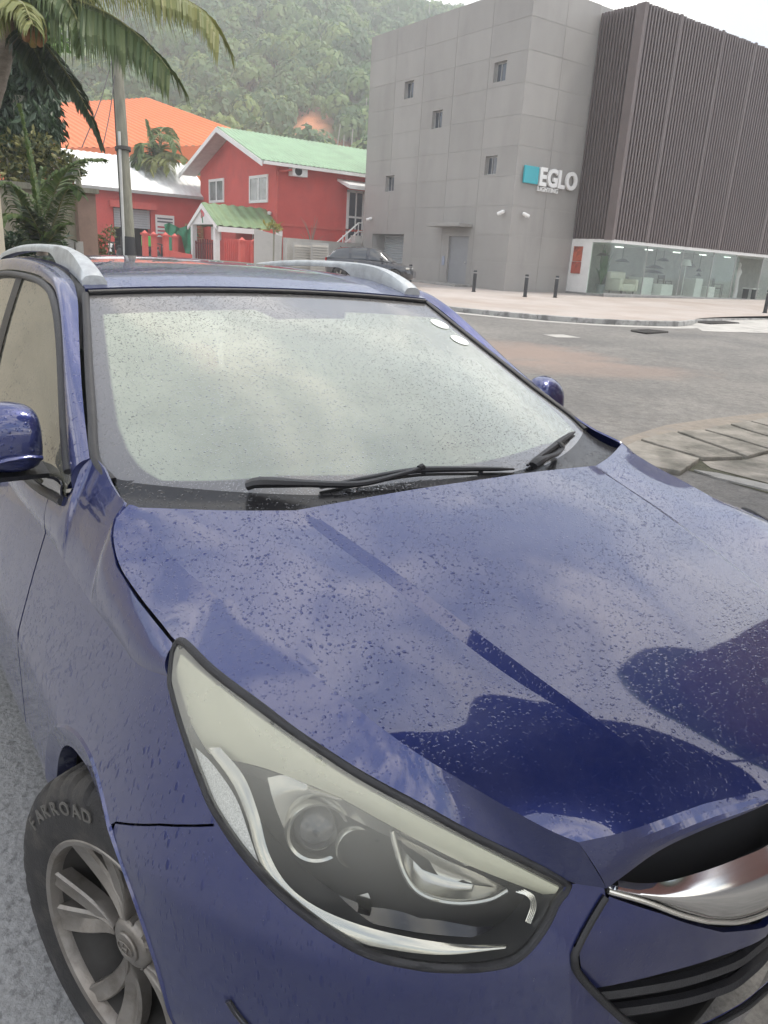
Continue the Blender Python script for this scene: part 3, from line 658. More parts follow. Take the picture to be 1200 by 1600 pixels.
def door(x0, x1, arch_c=None):
    bot = [shz(x1,.27)] if arch_c is None else []
    p = [shz(x, .951) for x in np.linspace(x0, x1, 8)]
    if arch_c is None: p += [shz(x1,.27), shz(x0,.27)]
    else: p += [shz(x1, .27)] + arch(math.pi*.5 if False else -.15, math.pi+.15, 26, cx=arch_c) + [shz(x0,.27)]
    d = MB(); d.add(*region(p, shell, .07, .05))
    up = []
    xs = np.linspace(x0, x1, 16)
    for f in np.linspace(0,1,6):
        up.append([shell(shz(x,.951))*(1-f)+np.array(greenhouse((x,0.0)))*f + np.array([0,-.006*4*f*(1-f),0]) for x in xs])
    d.grid(up); return d
for x0, x1, nm, ac in ((-.628,-1.60,'front_door',None),(-1.607,-2.24,'rear_door',None),(-2.247,-3.25,'rear_quarter_panel',WC[0]-2.64)):
    dd = panel(nm, door(x0, x1, ac), M['paint_side'], .006, 35)
    if ac is None:
        for i, o in enumerate(dd):
            h = MB(); y = -1 if i == 0 else 1; xc = x1+.16
            h.tube(np.array([(xc-.09,y*.875,.90),(xc-.07,y*.90,.905),(xc+.07,y*.90,.905),(xc+.09,y*.875,.90)]), .013, 8); h.obj('handle', M['paint_side'], o, 60)
sill = MB(); sill.grid([[shell(shz(x,z), d) for x in np.linspace(-.42,-2.2,20)] for z, d in ((.27,.0),(.24,.0),(.2,.03),(.19,.12))]); panel('sill', sill, M['black'], 0, 50)
# tail: hatch, rear glass, rear bumper, lamps
k0 = _d[0]; tl = MB(); rows = []
for z, w, x in ((.22,.74,-3.36),(.45,.80,-3.50),(.62,.81,-3.53),(.80,.80,-3.48),(.95,.77,-3.46),(1.17,.72,-3.44)):
    rows.append([(x+.10*abs(a)**2.5, a*w, z) for a in np.linspace(-1,1,17)])
tl.grid(rows); recalc(tl.obj('tailgate', M['paint'], CAR, 50))
rg = MB(); rg.grid([[(x+.08*abs(a)**2.5, a*w, z) for a in np.linspace(-1,1,17)] for z, w, x in ((1.17,.70,-3.44),(1.28,.64,-3.38),(1.385,.54,-3.30))]); recalc(rg.obj('rear_window', M['sideglass'], CAR, 60))
for y in (-1,1):
    t = MB(); t.box((-3.42,y*.66-.11,.86),(-3.36,y*.66+.11,1.05)); bevel(t.obj('tail_light', mat('tail_lens',(.25,.01,.01),.2,coat=1), CAR), .02)
fl = MB(); fl.box((-3.3,-.80,.20),(.52,.80,.215)); fl.obj('underbody', M['dark'], CAR)

# mirrors
def mirror(mb, cap):
    c = np.array([-.655,-.882,1.165]); rows = []
    for i in range(15):
        a = -math.pi/2+math.pi*i/14
        r0 = max(math.cos(a),.001)**.38; yy = math.copysign(abs(math.sin(a))**.8, math.sin(a))
        row = []
        for t in np.linspace(0, 2*math.pi, 28, endpoint=False):
            cx, cz = math.copysign(abs(math.cos(t))**.7, math.cos(t)), math.copysign(abs(math.sin(t))**.7, math.sin(t))
            X = (.075 if cx > 0 else .03)*cx*r0; Z = (.085 if cz > 0 else .078)*cz*r0*(1-.16*max(-yy,0))
            row.append(c + np.array([X+.015*yy, .080*yy, Z - .02*max(-yy,0)**2]))
        rows.append(row)
    mb.grid(rows, cyc=True)
mm = MB(); mirror(mm, 1); 
base = MB()
base.grid([[(-.655+dx,-y,z) for dx, z in ((-.04,1.075),(.045,1.072),(.052,1.085),(-.04,1.092))] for y in (.96,.93,.86,.80,.77)], cyc=True)
ind = MB(); ind.tube(np.array([(-.588,-.812,1.128),(-.575,-.84,1.135),(-.575,-.88,1.132),(-.583,-.92,1.122),(-.61,-.955,1.112)]), .010, 8, sq=.7)
for b_ in (mm, base, ind): b_.v = [(x-.06, y, z) for x, y, z in b_.v]
for k in (False, True):
    o = recalc(mm.obj('wing_mirror', M['paint'], CAR, 50, flipy=k)); recalc(base.obj('mirror_foot', M['black'], o, 40, flipy=k)); recalc(ind.obj('turn_indicator', M['paint'], o, 60, flipy=k))
    mg = MB(); mg.add([(-.750,-.882+.068*math.cos(t),1.165+.066*math.sin(t)) for t in np.linspace(0,2*math.pi,24,endpoint=False)],[tuple(range(24))]); mg.obj('mirror_glass', M['chrome'], o, flipy=k)

# cowl and wipers
cw = MB(); top = np.array([wsf((.985,a)) for a in np.linspace(-1,1,41)])
hr = np.array([c[0] for c in Hall]); hr = hr[np.argsort(hr[:,1])][::-1]
hr = np.array([(np.interp(-y, -hr[:,1], hr[:,0]), y, np.interp(-y, -hr[:,1], hr[:,2])) for y in np.linspace(.735,-.735,41)])
hr = hr[::-1] if np.sign(hr[0][1]) != np.sign(top[0][1]) else hr
cw.grid([top*(1-f)+(hr+np.array([.03,0,-.02]))*f - np.array([0,0,.012*4*f*(1-f)]) for f in np.linspace(0,1,6)])
M['wetblack'] = glass_mat('wet_black_plastic', (.0,.0,.0), 1.0, (.03,.03,.032), rough=.18, dropscale=70, fres=1.5, dthr=.2, dropk=.0)
cwo = cw.obj('cowl', M['wetblack'], CAR, 60); outward(cwo)
def wsp(u, v, off): return wsf(hit(u, v, lambda q: wsf(q, off), (.85,.1), (.08,.08)), off)
def wiper(arm_px, blade_px, arm_r, offs=(.022,.03)):
    a = MB(); A = curve(np.array([wsp(u,v,o) for u,v,o in arm_px]), 30); a.tube(A, np.interp(np.linspace(0,1,30),[0,.08,.3,1],[.018*arm_r,.021*arm_r,.014*arm_r,.007*arm_r]), 8, sq=.6)
    wo_ = a.obj('wiper', M['black'], CAR, 40)
    b = MB(); B = np.array([wsp(u,v,o) for u,v,o in blade_px]); Bc = curve(B, 40); b.tube(Bc, np.interp(np.linspace(0,1,40),[0,.12,.5,.9,1],[.004,.007,.010,.007,.003]), 8, sq=.8)
    b.obj('blade_spine', M['black'], wo_, 40)
    r_ = MB(); R0 = Bc - np.array([.0,0,.012]); r_.tube(R0, .0035, 6); r_.obj('rubber_strip', M['rubber'], wo_, 40)
    cl = MB()
    for f in (.2,.5,.8): cl.tube(np.array([Bc[int(f*39)], Bc[int(f*39)]-np.array([0,0,.014])]), .006, 6)
    mid = Bc[19]; cl.tube(np.array([A[-1], (A[-1]+mid)/2+[0,0,.006], mid]), .008, 8); cl.obj('clip', M['black'], wo_, 40)
wiper([(385,797,.02),(405,790,.03),(470,775,.032),(560,757,.032),(630,740,.030),(655,732,.028)], [(500,762,.012),(570,748,.018),(650,735,.022),(730,733,.018),(803,733,.010)], 1.0)
wiper([(842,752,.02),(852,742,.03),(862,728,.03),(872,712,.026),(880,700,.022)], [(824,727,.010),(845,712,.018),(862,700,.02),(880,686,.018),(898,675,.01)], .8)

# wheels
TW, TR, RR = .215, .347, .226
def make_wheel(front):
    prof = [(RR-.004,-.088),(RR+.006,-.105),(.265,-.113),(.298,-.110),(.320,-.103),(.333,-.094),(.3405,-.085),(TR-.001,-.074),(TR+.001,-.052),(.338,-.0515),(.338,-.043),(TR+.002,-.0425),(TR+.003,-.012),(.338,-.0115),(.338,-.003)]
    prof = prof + [(r,-d) for r, d in prof[::-1]]
    N = 288; w = MB(); rows = []
    for i in range(N):
        a = 2*math.pi*i/N; row = []
        for r, d in prof:
            rr_ = r
            if r > .315 and abs(d) > .045:
                if i % 8 < 3: rr_ -= .010
            elif r > .343 and i % 6 == (0 if d < 0 else 3): rr_ -= .004
            row.append((rr_*math.cos(a), d, rr_*math.sin(a)))
        rows.append(row)
    w.grid(rows + [rows[0]], flip=True)
    tyre = recalc(w.obj('tyre', M['rubber'], None, 24))
    rim = MB(); rim.lathe([(RR+.004,-.098),(RR+.008,-.104),(RR+.004,-.107),(RR-.006,-.104),(RR-.010,-.094),(RR-.012,-.082)], (0,0,0), (0,1,0), 72); rim.lathe([(RR-.012,-.082),(RR-.016,-.06),(RR-.03,-.04),(RR-.034,.09),(RR+.004,.1)], (0,0,0), (0,1,0), 72, 1)
    rim.lathe([(.20,-.01),(.15,.005),(.02,.01)], (0,0,0), (0,1,0), 40, 1)
    rim = recalc(rim.obj('wheel', [M['alloy'], M['darkalloy']], CAR, 40)); tyre.parent = rim
    bd = MB(); bd.lathe([(.06,-.03),(.07,-.022),(.145,-.022),(.147,-.01),(.145,.002),(.06,.002)], (0,0,0), (0,1,0), 48); recalc(bd.obj('brake_disc', mat('brake_disc_steel',(.16,.14,.12),.45,metal=.8,var=.2,scale=30), rim, 40))
    if not front: return rim
    for k in range(5):
        for tw, ln in ((-.14,1),(.17,0)):
            a0 = 2*math.pi*k/5 + math.pi/2 + .35; sp = MB(); rows = []
            for f in np.linspace(0,1,12):
                r = .052 + (.222-.052)*f; a = a0 + (.05+tw*1.05*f if tw > 0 else -.06+tw*1.25*f) + (.10 if tw > 0 else .05)*math.sin(f*math.pi)
                wdt = (.009+.021*f**.9+.006*math.sin(f*math.pi)) if tw > 0 else (.007+.013*f**.9+.004*math.sin(f*math.pi)); d = -.074-.024*f**1.2 + .010*math.sin(math.pi*f)
                t_ = np.array([-math.sin(a),0,math.cos(a)]); rd = np.array([math.cos(a),0,math.sin(a)]); c = rd*r+np.array([0,d,0])
                k1 = .011*math.sin(f*math.pi*.9+.25) if tw > 0 else .003
                rows.append([c-t_*wdt*.9+[0,.03,0], c-t_*wdt+[0,.004,0], c-t_*wdt*.8-[0,.001,0], c-t_*wdt*.1+[0,k1,0], c+t_*wdt*.8, c+t_*wdt+[0,.005,0], c+t_*wdt*.9+[0,.03,0]])
            sp.grid(rows, cyc=True); recalc(sp.obj('spoke', M['alloy'], rim, 35))
    hb = MB(); hb.lathe([(.056,-.035),(.053,-.066),(.048,-.074),(.040,-.078),(.001,-.078)], (0,0,0), (0,1,0), 40); recalc(hb.obj('hub', M['alloy'], rim, 35))
    cp = MB(); cp.lathe([(.031,-.076),(.031,-.082),(.028,-.0845),(.001,-.0855)], (0,0,0), (0,1,0), 36)
    T_ = np.linspace(0,2*math.pi,33); cp.tube(np.array([(.022*math.cos(t),-.086,.013*math.sin(t)) for t in T_]), .0016, 6, cap=False)
    for a, b in (((-.010,-.0095),(-.004,.010)),((.004,-.010),(.010,.0095)),((-.008,-.002),(.008,.0025))): cp.tube(np.array([(a[0],-.0862,a[1]),(b[0],-.0862,b[1])]), .0016, 6)
    recalc(cp.obj('hub_cap', M['alloy'], rim, 35))
    for k in range(5):
        a = 2*math.pi*k/5+math.pi/2; nb = MB(); nb.lathe([(.011,-.05),(.010,-.072),(.006,-.074),(.005,-.062),(.001,-.062)], (.047*math.cos(a)*.85,0,.04*math.sin(a)*1.15), (0,1,0), 12); nb.obj('wheel_nut', M['alloy'], rim, 35)
    M['letter'] = mat('raised_rubber', (.10,.095,.085), .6, var=.2, scale=40)
    word = 'FARROAD'
    for i, ch in enumerate(word):
        V, Fs = text_mesh(ch, .040, .0012, .0006); V[:,0] -= V[:,0].mean() if len(V) else 0
        a = rad(122) - (i-3)*rad(7.6)
        rd = np.array([math.cos(a),0,math.sin(a)]); tg = np.array([math.sin(a),0,-math.cos(a)])
        V = np.array(V); tb = MB(); tb.add([rd*(.286+p[1]*.92) + tg*p[0]*1.05 + np.array([0,-.1125+.004*((p[1]-.014)/.02)**2*.3-p[2],0]) for p in V], Fs); tb.obj('raised_letter', M['letter'], rim, 40)
    tb = MB()
    for i in range(26):                                             # fine ribs on the shoulder beside the lettering
        a = rad(62)-i*rad(1.9); rd = np.array([math.cos(a),0,math.sin(a)])
        tb.tube(np.array([rd*.30+[0,-.108,0], rd*.322+[0,-.098,0]]), .0012, 4)
    tag(tb.obj('sidewall_ribs', M['letter'], rim, 40), kind='stuff')
    return rim
w0 = make_wheel(True); w0.location = (.008, -.783, .338); w0.rotation_euler = (0, 0, rad(19))
for (x, y, rz) in ((.008, .783, math.pi+rad(19)), (WC[0]-2.64, -.775, 0), (WC[0]-2.64, .775, math.pi)):
    w = copy_tree(w0, CAR); w.location = (x, y, .338); w.rotation_euler = (0, 0, rz)
# ================================================================== ground, road, pavement
RIGHT = np.array([math.sin(rad(144.25)), -math.cos(rad(144.25))])
def dl(d, l): return CAM_P[:2] + HEAD*d + RIGHT*l
def asphalt():
    mt, n, l, p = new_mat('asphalt'); tcx = nd(n, 'TexCoord')
    a = nd(n, 'TexNoise', Scale=55.0, Detail=4.0, Roughness=.7); l.new(tcx.outputs['Object'], a.inputs['Vector'])
    b = nd(n, 'TexNoise', Scale=.35, Detail=7.0, Roughness=.6); l.new(tcx.outputs['Object'], b.inputs['Vector'])
    r1 = nd(n, 'ValToRGB'); r1.color_ramp.elements[0].position = .36; r1.color_ramp.elements[1].position = .66
    r1.color_ramp.elements[0].color = (.085,.084,.082,1); r1.color_ramp.elements[1].color = (.245,.24,.23,1); md = nd(n, 'TexNoise', Scale=9.0, Detail=8.0, Roughness=.75); l.new(tcx.outputs['Object'], md.inputs['Vector']); av = nd(n, 'MixRGB'); av.inputs[0].default_value = .55; l.new(a.outputs['Fac'], av.inputs[1]); l.new(md.outputs['Fac'], av.inputs[2]); l.new(av.outputs[0], r1.inputs[0])
    r2 = nd(n, 'ValToRGB'); r2.color_ramp.elements[0].position = .35; r2.color_ramp.elements[1].position = .68
    r2.color_ramp.elements[0].color = (.72,.72,.72,1); r2.color_ramp.elements[1].color = (1.3,1.26,1.2,1); l.new(b.outputs['Fac'], r2.inputs[0])
    mm = nd(n, 'MixRGB', blend_type='MULTIPLY'); mm.inputs[0].default_value = 1; l.new(r1.outputs[0], mm.inputs[1]); l.new(r2.outputs[0], mm.inputs[2]); out = mm.outputs[0]
    # worn reddish earth stains of their own shape on the road
    for (u, v, sx_, sy_, rz) in ((790,545,1.6,.7,.5),(935,577,1.9,.42,.6),(850,556,1.6,.6,.75)):
        c = onground(u, v); mp_ = nd(n, 'Mapping', vector_type='TEXTURE'); mp_.inputs['Location'].default_value = tuple(c); mp_.inputs['Rotation'].default_value = (0,0,rad(144.25)-math.pi/2+rz*.3); mp_.inputs['Scale'].default_value = (sx_, sy_*2.2, 50)
        l.new(tcx.outputs['Object'], mp_.inputs[0]); ln = nd(n, 'VectorMath', operation='LENGTH'); l.new(mp_.outputs[0], ln.inputs[0])
        ns = nd(n, 'TexNoise', Scale=2.2, Detail=6.0); l.new(tcx.outputs['Object'], ns.inputs['Vector'])
        ad = nd(n, 'Math', operation='ADD'); l.new(ln.outputs['Value'], ad.inputs[0]); l.new(ns.outputs['Fac'], ad.inputs[1])
        rg_ = nd(n, 'MapRange'); rg_.inputs['From Min'].default_value = 1.65; rg_.inputs['From Max'].default_value = 1.05; rg_.inputs['To Max'].default_value = .5; l.new(ad.outputs[0], rg_.inputs['Value'])
        m2 = nd(n, 'MixRGB'); m2.inputs[2].default_value = (.27,.20,.165,1); l.new(rg_.outputs[0], m2.inputs[0]); l.new(out, m2.inputs[1]); out = m2.outputs[0]
    l.new(out, p.inputs['Base Color']); p.inputs['Roughness'].default_value = .8
    bp = nd(n, 'Bump', Strength=.5, Distance=.012); l.new(a.outputs['Fac'], bp.inputs['Height']); l.new(bp.outputs[0], p.inputs['Normal']); return mt
def sheet(name, poly_fn, mt, n=24, mm=12, lift=0.0, kind='structure'):
    g = MB(); g.grid([[(*poly_fn(a,b), 0) for b in np.linspace(0,1,mm)] for a in np.linspace(0,1,n)])
    g.v = [(x, y, float(gz(x,y))+lift) for x,y,z in g.v]; o = g.obj(name, mt, None, 60)
    if sum(p.normal.z for p in o.data.polygons) < 0: o.data.flip_normals()
    return tag(o, kind=kind)
g = MB(); ds = np.r_[np.linspace(-40,60,90), np.linspace(66,1500,30)]
g.grid([[(*dl(d,l),0) for l in np.r_[np.linspace(-900,-90,10), np.linspace(-80,90,60), np.linspace(100,900,10)]] for d in ds])
g.v = [(x,y,float(gz(x,y))) for x,y,z in g.v]; go = g.obj('road', asphalt(), None, 60)
if go.data.polygons[0].normal.z < 0: go.data.flip_normals()
tag(go, kind='structure')
M['concrete'] = mat('weathered_concrete', (.31,.305,.29), .85, var=.22, scale=5, bump=.5, bscale=35, dirt=(.17,.165,.155), dscale=2.2, dpos=(.45,.75))
M['apron'] = mat('grey_yard', (.25,.253,.253), .8, var=.18, scale=90, bump=.45, bscale=60, dirt=(.155,.155,.157), dscale=34, dpos=(.54,.62))
sheet('parking_yard', lambda a,b: (-8.5+14*a, -9+8.75*b), M['apron'], 60, 40, .004)
M['paver'] = mat('pink_pavers', (.40,.362,.335), .85, var=.10, scale=.9, bump=.2, bscale=20, dirt=(.33,.27,.23), dscale=.5, dpos=(.42,.7), stretch=(1,1,1))
M['kerb'] = mat('kerb_stone', (.36,.36,.35), .85, var=.2, scale=3, bump=.3, bscale=25, dirt=(.16,.16,.155), dscale=2.5, dpos=(.46,.62))
KL = .13
kpx = [(660,474.5),(687,477.5),(730,482),(770,486),(820,490.5),(880,495.5),(940,499),(1000,501.5),(1072,502.5)]
kt = np.array([onground(u,v,KL) for u,v in kpx]); k0 = kt[0] + (kt[0]-kt[2])/np.linalg.norm(kt[0]-kt[2])*14
kt = np.vstack([k0, kt]); kt = np.vstack([kt, [kt[-1]+np.array([-1.3,5.0,.0])], [kt[-1]+np.array([-1.7,26.0,.0])]]); kc = resample(crp(kt, 6), 90)
EX, EY, SX, SY = -23.35, 22.0, -21.15, 25.75
# pavement between the kerb and the building
pm = MB(); inner = np.array([[-44,21.0],[-36,21.9],[-30,22.05],[-23.3,22.05],[-23.2,25.7],[-21.0,25.8],[-20.9,60]])
in_c = resample(inner, 60); kx = resample(kc[:,:2], 60)
pm.grid([kx*(1-f)+in_c*f for f in np.linspace(0,1,14)] if False else [[(*(kx[j]*(1-f)+in_c[j]*f),0) for j in range(60)] for f in np.linspace(0,1,14)])
pm.v = [(x,y,float(gz(x,y))+KL-.004) for x,y,z in pm.v]; po = pm.obj('pavement', M['paver'], None, 60)
if sum(p.normal.z for p in po.data.polygons) < 0: po.data.flip_normals()
tag(po, kind='structure')
kerb = thing('kerb', None, None, tuple(kc[30])); kerb['kind'] = 'structure'
NS_ = 46; ks = resample(kc, NS_*3+1)
for i in range(NS_):
    seg = ks[i*3:i*3+4]; t = seg[-1]-seg[0]; t /= np.linalg.norm(t); nrm = np.array([t[1],-t[0],0]); 
    if nrm[:2] @ (np.array(CAM_P[:2])-seg[0][:2]) < 0: nrm = -nrm
    b = MB(); a0, a1 = seg[0]+t*.006, seg[-1]-t*.006; dz = random.uniform(-.004,.004)
    prof = [(.0,-.2),(.03,-.2),(.02,.0+dz),(.0,.012+dz),(-.13,.012+dz),(-.13,-.2)]
    b.grid([[a + nrm*w + np.array([0,0,h]) for w,h in prof] for a in (a0,(a0+a1)/2,a1)]); b.add([a0+nrm*w+np.array([0,0,h]) for w,h in prof],[tuple(range(6))]); b.add([a1+nrm*w+np.array([0,0,h]) for w,h in prof],[tuple(range(5,-1,-1))])
    recalc(b.obj('kerb_stone', M['kerb'], kerb, None, origin=kc[30]))
gut = MB(); nn = []
for i in range(90):
    t = kc[min(i+1,89)]-kc[max(i-1,0)]; t /= np.linalg.norm(t); nr = np.array([t[1],-t[0],0]); nr = nr if nr[:2] @ (CAM_P[:2]-kc[i][:2]) > 0 else -nr; nn.append(nr)
gut.grid([[kc[i]+nn[i]*w for i in range(90)] for w in (.02,.25,.48)]); gut.v = [(x,y,float(gz(x,y))+.006) for x,y,z in gut.v]
M['gutter'] = mat('pale_gutter', (.42,.41,.385), .85, var=.15, scale=2, dirt=(.22,.21,.2), dscale=1.5, dpos=(.5,.75))
o = gut.obj('gutter', M['gutter'], None, 60)
if sum(p.normal.z for p in o.data.polygons) < 0: o.data.flip_normals()
tag(o, kind='structure')
def ground_poly(name, pxs, mt, lift, kind='structure', parent=None, thick=0):
    P_ = np.array([onground(u,v) for u,v in pxs]); b = MB(); V = [(x,y,float(gz(x,y))+lift) for x,y,z in P_]
    b.add(V, [tuple(range(len(V)))])
    if thick:
        n_ = len(V); b.add([(x,y,z-thick) for x,y,z in V], [tuple(range(n_))[::-1]])
        b.f += [(i, n_+i, n_+(i+1)%n_, (i+1)%n_) for i in range(n_)]; b.m += [0]*n_
    o = b.obj(name, mt, parent)
    if thick: recalc(o)
    elif o.data.polygons[0].normal.z < 0: o.data.flip_normals()
    if kind: tag(o, kind=kind)
    return o
ground_poly('driveway_apron', [(1072,503.5),(1110,500),(1200,497),(1330,495),(1330,522),(1200,521),(1098,518)], M['gutter'], .009)
def grate(pxs, label):
    fr0 = np.array([onground(u,v) for u,v in pxs]); c = fr0.mean(0); c[2] = float(gz(*c[:2]))+.012
    t = thing('drain_grate', label, 'drain grate', tuple(c)); b = MB(); b.add([p-[0,0,p[2]-c[2]+.0] for p in fr0], [(0,1,2,3)]); o = b.obj('recess', M['dark'], t, origin=c)
    for i in range(13):
        f = (i+.5)/13; a = fr0[0]*(1-f)+fr0[1]*f; d = fr0[3]*(1-f)+fr0[2]*f; b = MB(); b.tube(np.array([[a[0],a[1],c[2]+.008],[d[0],d[1],c[2]+.008]]), .028, 4); b.obj('bar', M['grate'], t, origin=c)
M['grate'] = mat('dark_iron', (.06,.055,.05), .7, var=.3, scale=8)
grate([(1083,504),(1133,502.5),(1156,506),(1110,507.5)], 'dark iron drain grate set in the pale concrete driveway apron')
grate([(985,518),(1012,516),(1045,520),(1010,522.5)], 'dark iron drain grate in the asphalt road just before the kerb end')
ground_poly('road_patch', [(848,523),(880,523),(908,528),(870,527.5)], M['gutter'], .006)
# old concrete slabs over the roadside drain, right of the car
M['slab'] = mat('old_slab', (.285,.265,.23), .9, var=.2, scale=4, bump=.7, bscale=22, dirt=(.13,.125,.105), dscale=2.6, dpos=(.42,.64))
M['sand'] = mat('sandy_edge', (.25,.22,.185), .95, var=.2, scale=12, bump=.4, bscale=50, dirt=(.2,.19,.18), dscale=3, dpos=(.5,.7))
M['moss'] = mat('mossy_dirt', (.075,.075,.05), .95, var=.4, scale=20, bump=.6, bscale=60)
ground_poly('sandy_verge', [(940,702),(975,685),(1040,665),(1110,655),(1200,645),(1330,628),(1330,640),(1200,658),(1156,665),(1088,677),(1052,681),(1000,694),(985,705)], M['sand'], .006)
ground_poly('drain_soil', [(985,706),(1000,692),(1052,678),(1088,675),(1156,664),(1200,657),(1330,638),(1330,800),(1200,772),(1090,740)], M['moss'], .005)
strip_ = thing('drain_cover_strip', None, None, tuple(onground(1100,700))); strip_['kind'] = 'structure'; so0 = np.array(strip_.location)
F_ = [(940,722),(997,693),(1054,680),(1098,676.5),(1138,669),(1170,663),(1200,658),(1240,652),(1285,645)]
B_2 = [(1060,745),(1093,722),(1163,719),(1205,709),(1235,699),(1262,690),(1290,683),(1330,676),(1375,668)]
for i in range(len(F_)-1):
    q = [np.array(F_[i]),np.array(F_[i+1]),np.array(B_2[i+1]),np.array(B_2[i])]; c = sum(q)/4
    P_ = np.array([onground(*k) for k in q]); sd_ = (P_[1]-P_[0])+(P_[2]-P_[3]); sd_ /= np.linalg.norm(sd_); P_[0] += sd_*.035; P_[3] += sd_*.035; P_[1] -= sd_*.035; P_[2] -= sd_*.035
    b = MB(); n1 = 7; rows = []
    for fa in np.linspace(0,1,n1):
        rows.append([])
        for fb in np.linspace(0,1,4):
            p = (P_[0]*(1-fa)+P_[1]*fa)*(1-fb)+(P_[3]*(1-fa)+P_[2]*fa)*fb; jx = .012*mnoise.noise(Vector((p[0]*6,p[1]*6,i))); rows[-1].append((p[0]+jx,p[1]-jx,float(gz(p[0],p[1]))+.045+.008*mnoise.noise(Vector((p[0]*3,p[1]*3,2.))) ))
    b.grid(rows); o = recalc(b.obj('slab', M['slab'], strip_, 60, origin=so0))
    if o.data.polygons[0].normal.z < 0: o.data.flip_normals()
    solid(o, .05, -1, .006)
ground_poly('broken_concrete', [(1097,723),(1165,720),(1235,702),(1330,682),(1330,790),(1200,757),(1110,733)], M['slab'], .012)
ground_poly('kerb_edge', [(1084,737),(1120,742),(1200,760),(1330,790),(1330,801),(1200,769),(1118,749)], M['concrete'], .02, thick=.03)

# ================================================================== grey office block with dark slatted box
def wob(name, base, **k): return mat(name, base, **k)
M['clad'] = mat('grey_cladding', (.315,.302,.284), .5, var=.07, scale=.7, spec=.35, dirt=(.25,.24,.225), dscale=.9, dpos=(.5,.85), stretch=(1,1,.35))
mt_ = M['clad']; n_, l_ = mt_.node_tree.nodes, mt_.node_tree.links; pb = n_['Principled BSDF']; src = pb.inputs['Base Color'].links[0].from_socket
oi = nd(n_, 'ObjectInfo'); rgm = nd(n_, 'MapRange'); rgm.inputs['To Min'].default_value = .955; rgm.inputs['To Max'].default_value = 1.045; l_.new(oi.outputs['Random'], rgm.inputs['Value'])
mm_ = nd(n_, 'MixRGB', blend_type='MULTIPLY'); mm_.inputs[0].default_value = 1; l_.new(src, mm_.inputs[1]); l_.new(rgm.outputs[0], mm_.inputs[2]); l_.new(mm_.outputs[0], pb.inputs['Base Color'])
M['joint'] = mat('joint_grey', (.36,.35,.335), .7)
M['slat'] = mat('brown_slat', (.105,.082,.078), .45, var=.22, scale=5, stretch=(3,3,.15), spec=.5)
M['slatpost'] = mat('brown_post', (.125,.098,.092), .5, var=.12, scale=2)
M['white'] = mat('white_paint', (.74,.74,.72), .5, var=.05, scale=2)
M['greydoor'] = mat('grey_steel_door', (.25,.255,.265), .45, var=.05)
M['shutter'] = mat('grey_shutter', (.38,.40,.41), .45, var=.06)
M['frame'] = mat('window_frame_grey', (.33,.33,.32), .4)
M['pane'] = mat('dark_pane', (.05,.06,.075), .06, var=.3, coat=1.0)
BL = thing('office_building', 'grey panelled office block with EGLO sign and dark brown slatted box over a glass shopfront', 'building', (EX, EY, .55)); bo = np.array(BL.location)
Z0, Z1 = .62, 11.88
def B(mb, name, mt, smooth=None, parent=None): return recalc(mb.obj(name, mt, parent or BL, smooth, origin=bo))
x0w, x1w = -34.42, EX
opens = [(-33.5,-30.75,.3,2.87,'garage'),(-27.25,-25.88,.3,2.82,'door')] + [(cx-.36,cx+.36,cz-.36,cz+.36,'win') for cx,cz in ((-31.07,9.19),(-24.88,9.08),(-28.78,7.72),(-24.9,5.62),(-32.2,5.2))]
def face_rects(a0,a1,z0,z1,ops):
    xs = sorted({a0,a1,*[v for o in ops for v in o[:2] if a0<v<a1]}); zs = sorted({z0,z1,*[v for o in ops for v in o[2:4] if z0<v<z1]}); R_ = []
    for i in range(len(xs)-1):
        for j in range(len(zs)-1):
            cx, cz = (xs[i]+xs[i+1])/2, (zs[j]+zs[j+1])/2
            if not any(o[0]<cx<o[1] and o[2]<cz<o[3] for o in ops): R_.append((xs[i],xs[i+1],zs[j],zs[j+1]))
    return R_
# carcass behind the panels
w = MB()
for a,b,c,d in face_rects(x0w+.01,x1w-.01,.2,Z1-.02,opens): w.quad((a,EY+.012,c),(b,EY+.012,c),(b,EY+.012,d),(a,EY+.012,d))
for a,b,c,d,k in opens:
    dp = .9 if k=='garage' else .22
    for q in (((a,c),(a,d)),((a,d),(b,d)),((b,d),(b,c))): w.quad((q[0][0],EY+.0,q[0][1]),(q[1][0],EY+.0,q[1][1]),(q[1][0],EY+dp,q[1][1]),(q[0][0],EY+dp,q[0][1]))
    w.quad((a,EY,c),(b,EY,c),(b,EY+dp,c),(a,EY+dp,c))
w.quad((EX-.012,EY+.012,.2),(EX-.012,SY+20,.2),(EX-.012,SY+20,Z1-.02),(EX-.012,EY+.012,Z1-.02))
w.quad((x0w+.01,EY+.03,.2),(x0w+.01,EY+26,.2),(x0w+.01,EY+26,Z1),(x0w+.01,EY+.03,Z1)); w.quad((x0w+.01,EY+26,.2),(EX-.03,EY+26,.2),(EX-.03,EY+26,Z1),(x0w+.01,EY+26,Z1))
w.quad((x0w,EY+.03,Z1-.3),(EX-.03,EY+.03,Z1-.3),(EX-.03,EY+26,Z1-.3),(x0w,EY+26,Z1-.3)); w.obj('carcass', M['joint'], BL, origin=bo)
ph = 1.12; zs_ = [Z0]+[Z1-ph*k for k in range(10,0,-1) if Z1-ph*k > Z0+.2]+[Z1]; pw = (x1w-x0w)/5
for i in range(5):
    for j in range(len(zs_)-1):
        p = MB()
        for a,b,c,d in face_rects(x0w+i*pw+(.007 if i else 0),x0w+(i+1)*pw-(.007 if i<4 else 0),zs_[j]+.007,zs_[j+1]-.007,opens): p.box((a,EY,c),(b,EY+.010,d))
        if p.v: p.obj('panel', M['clad'], BL, origin=bo)
hw = (SY-EY)/2
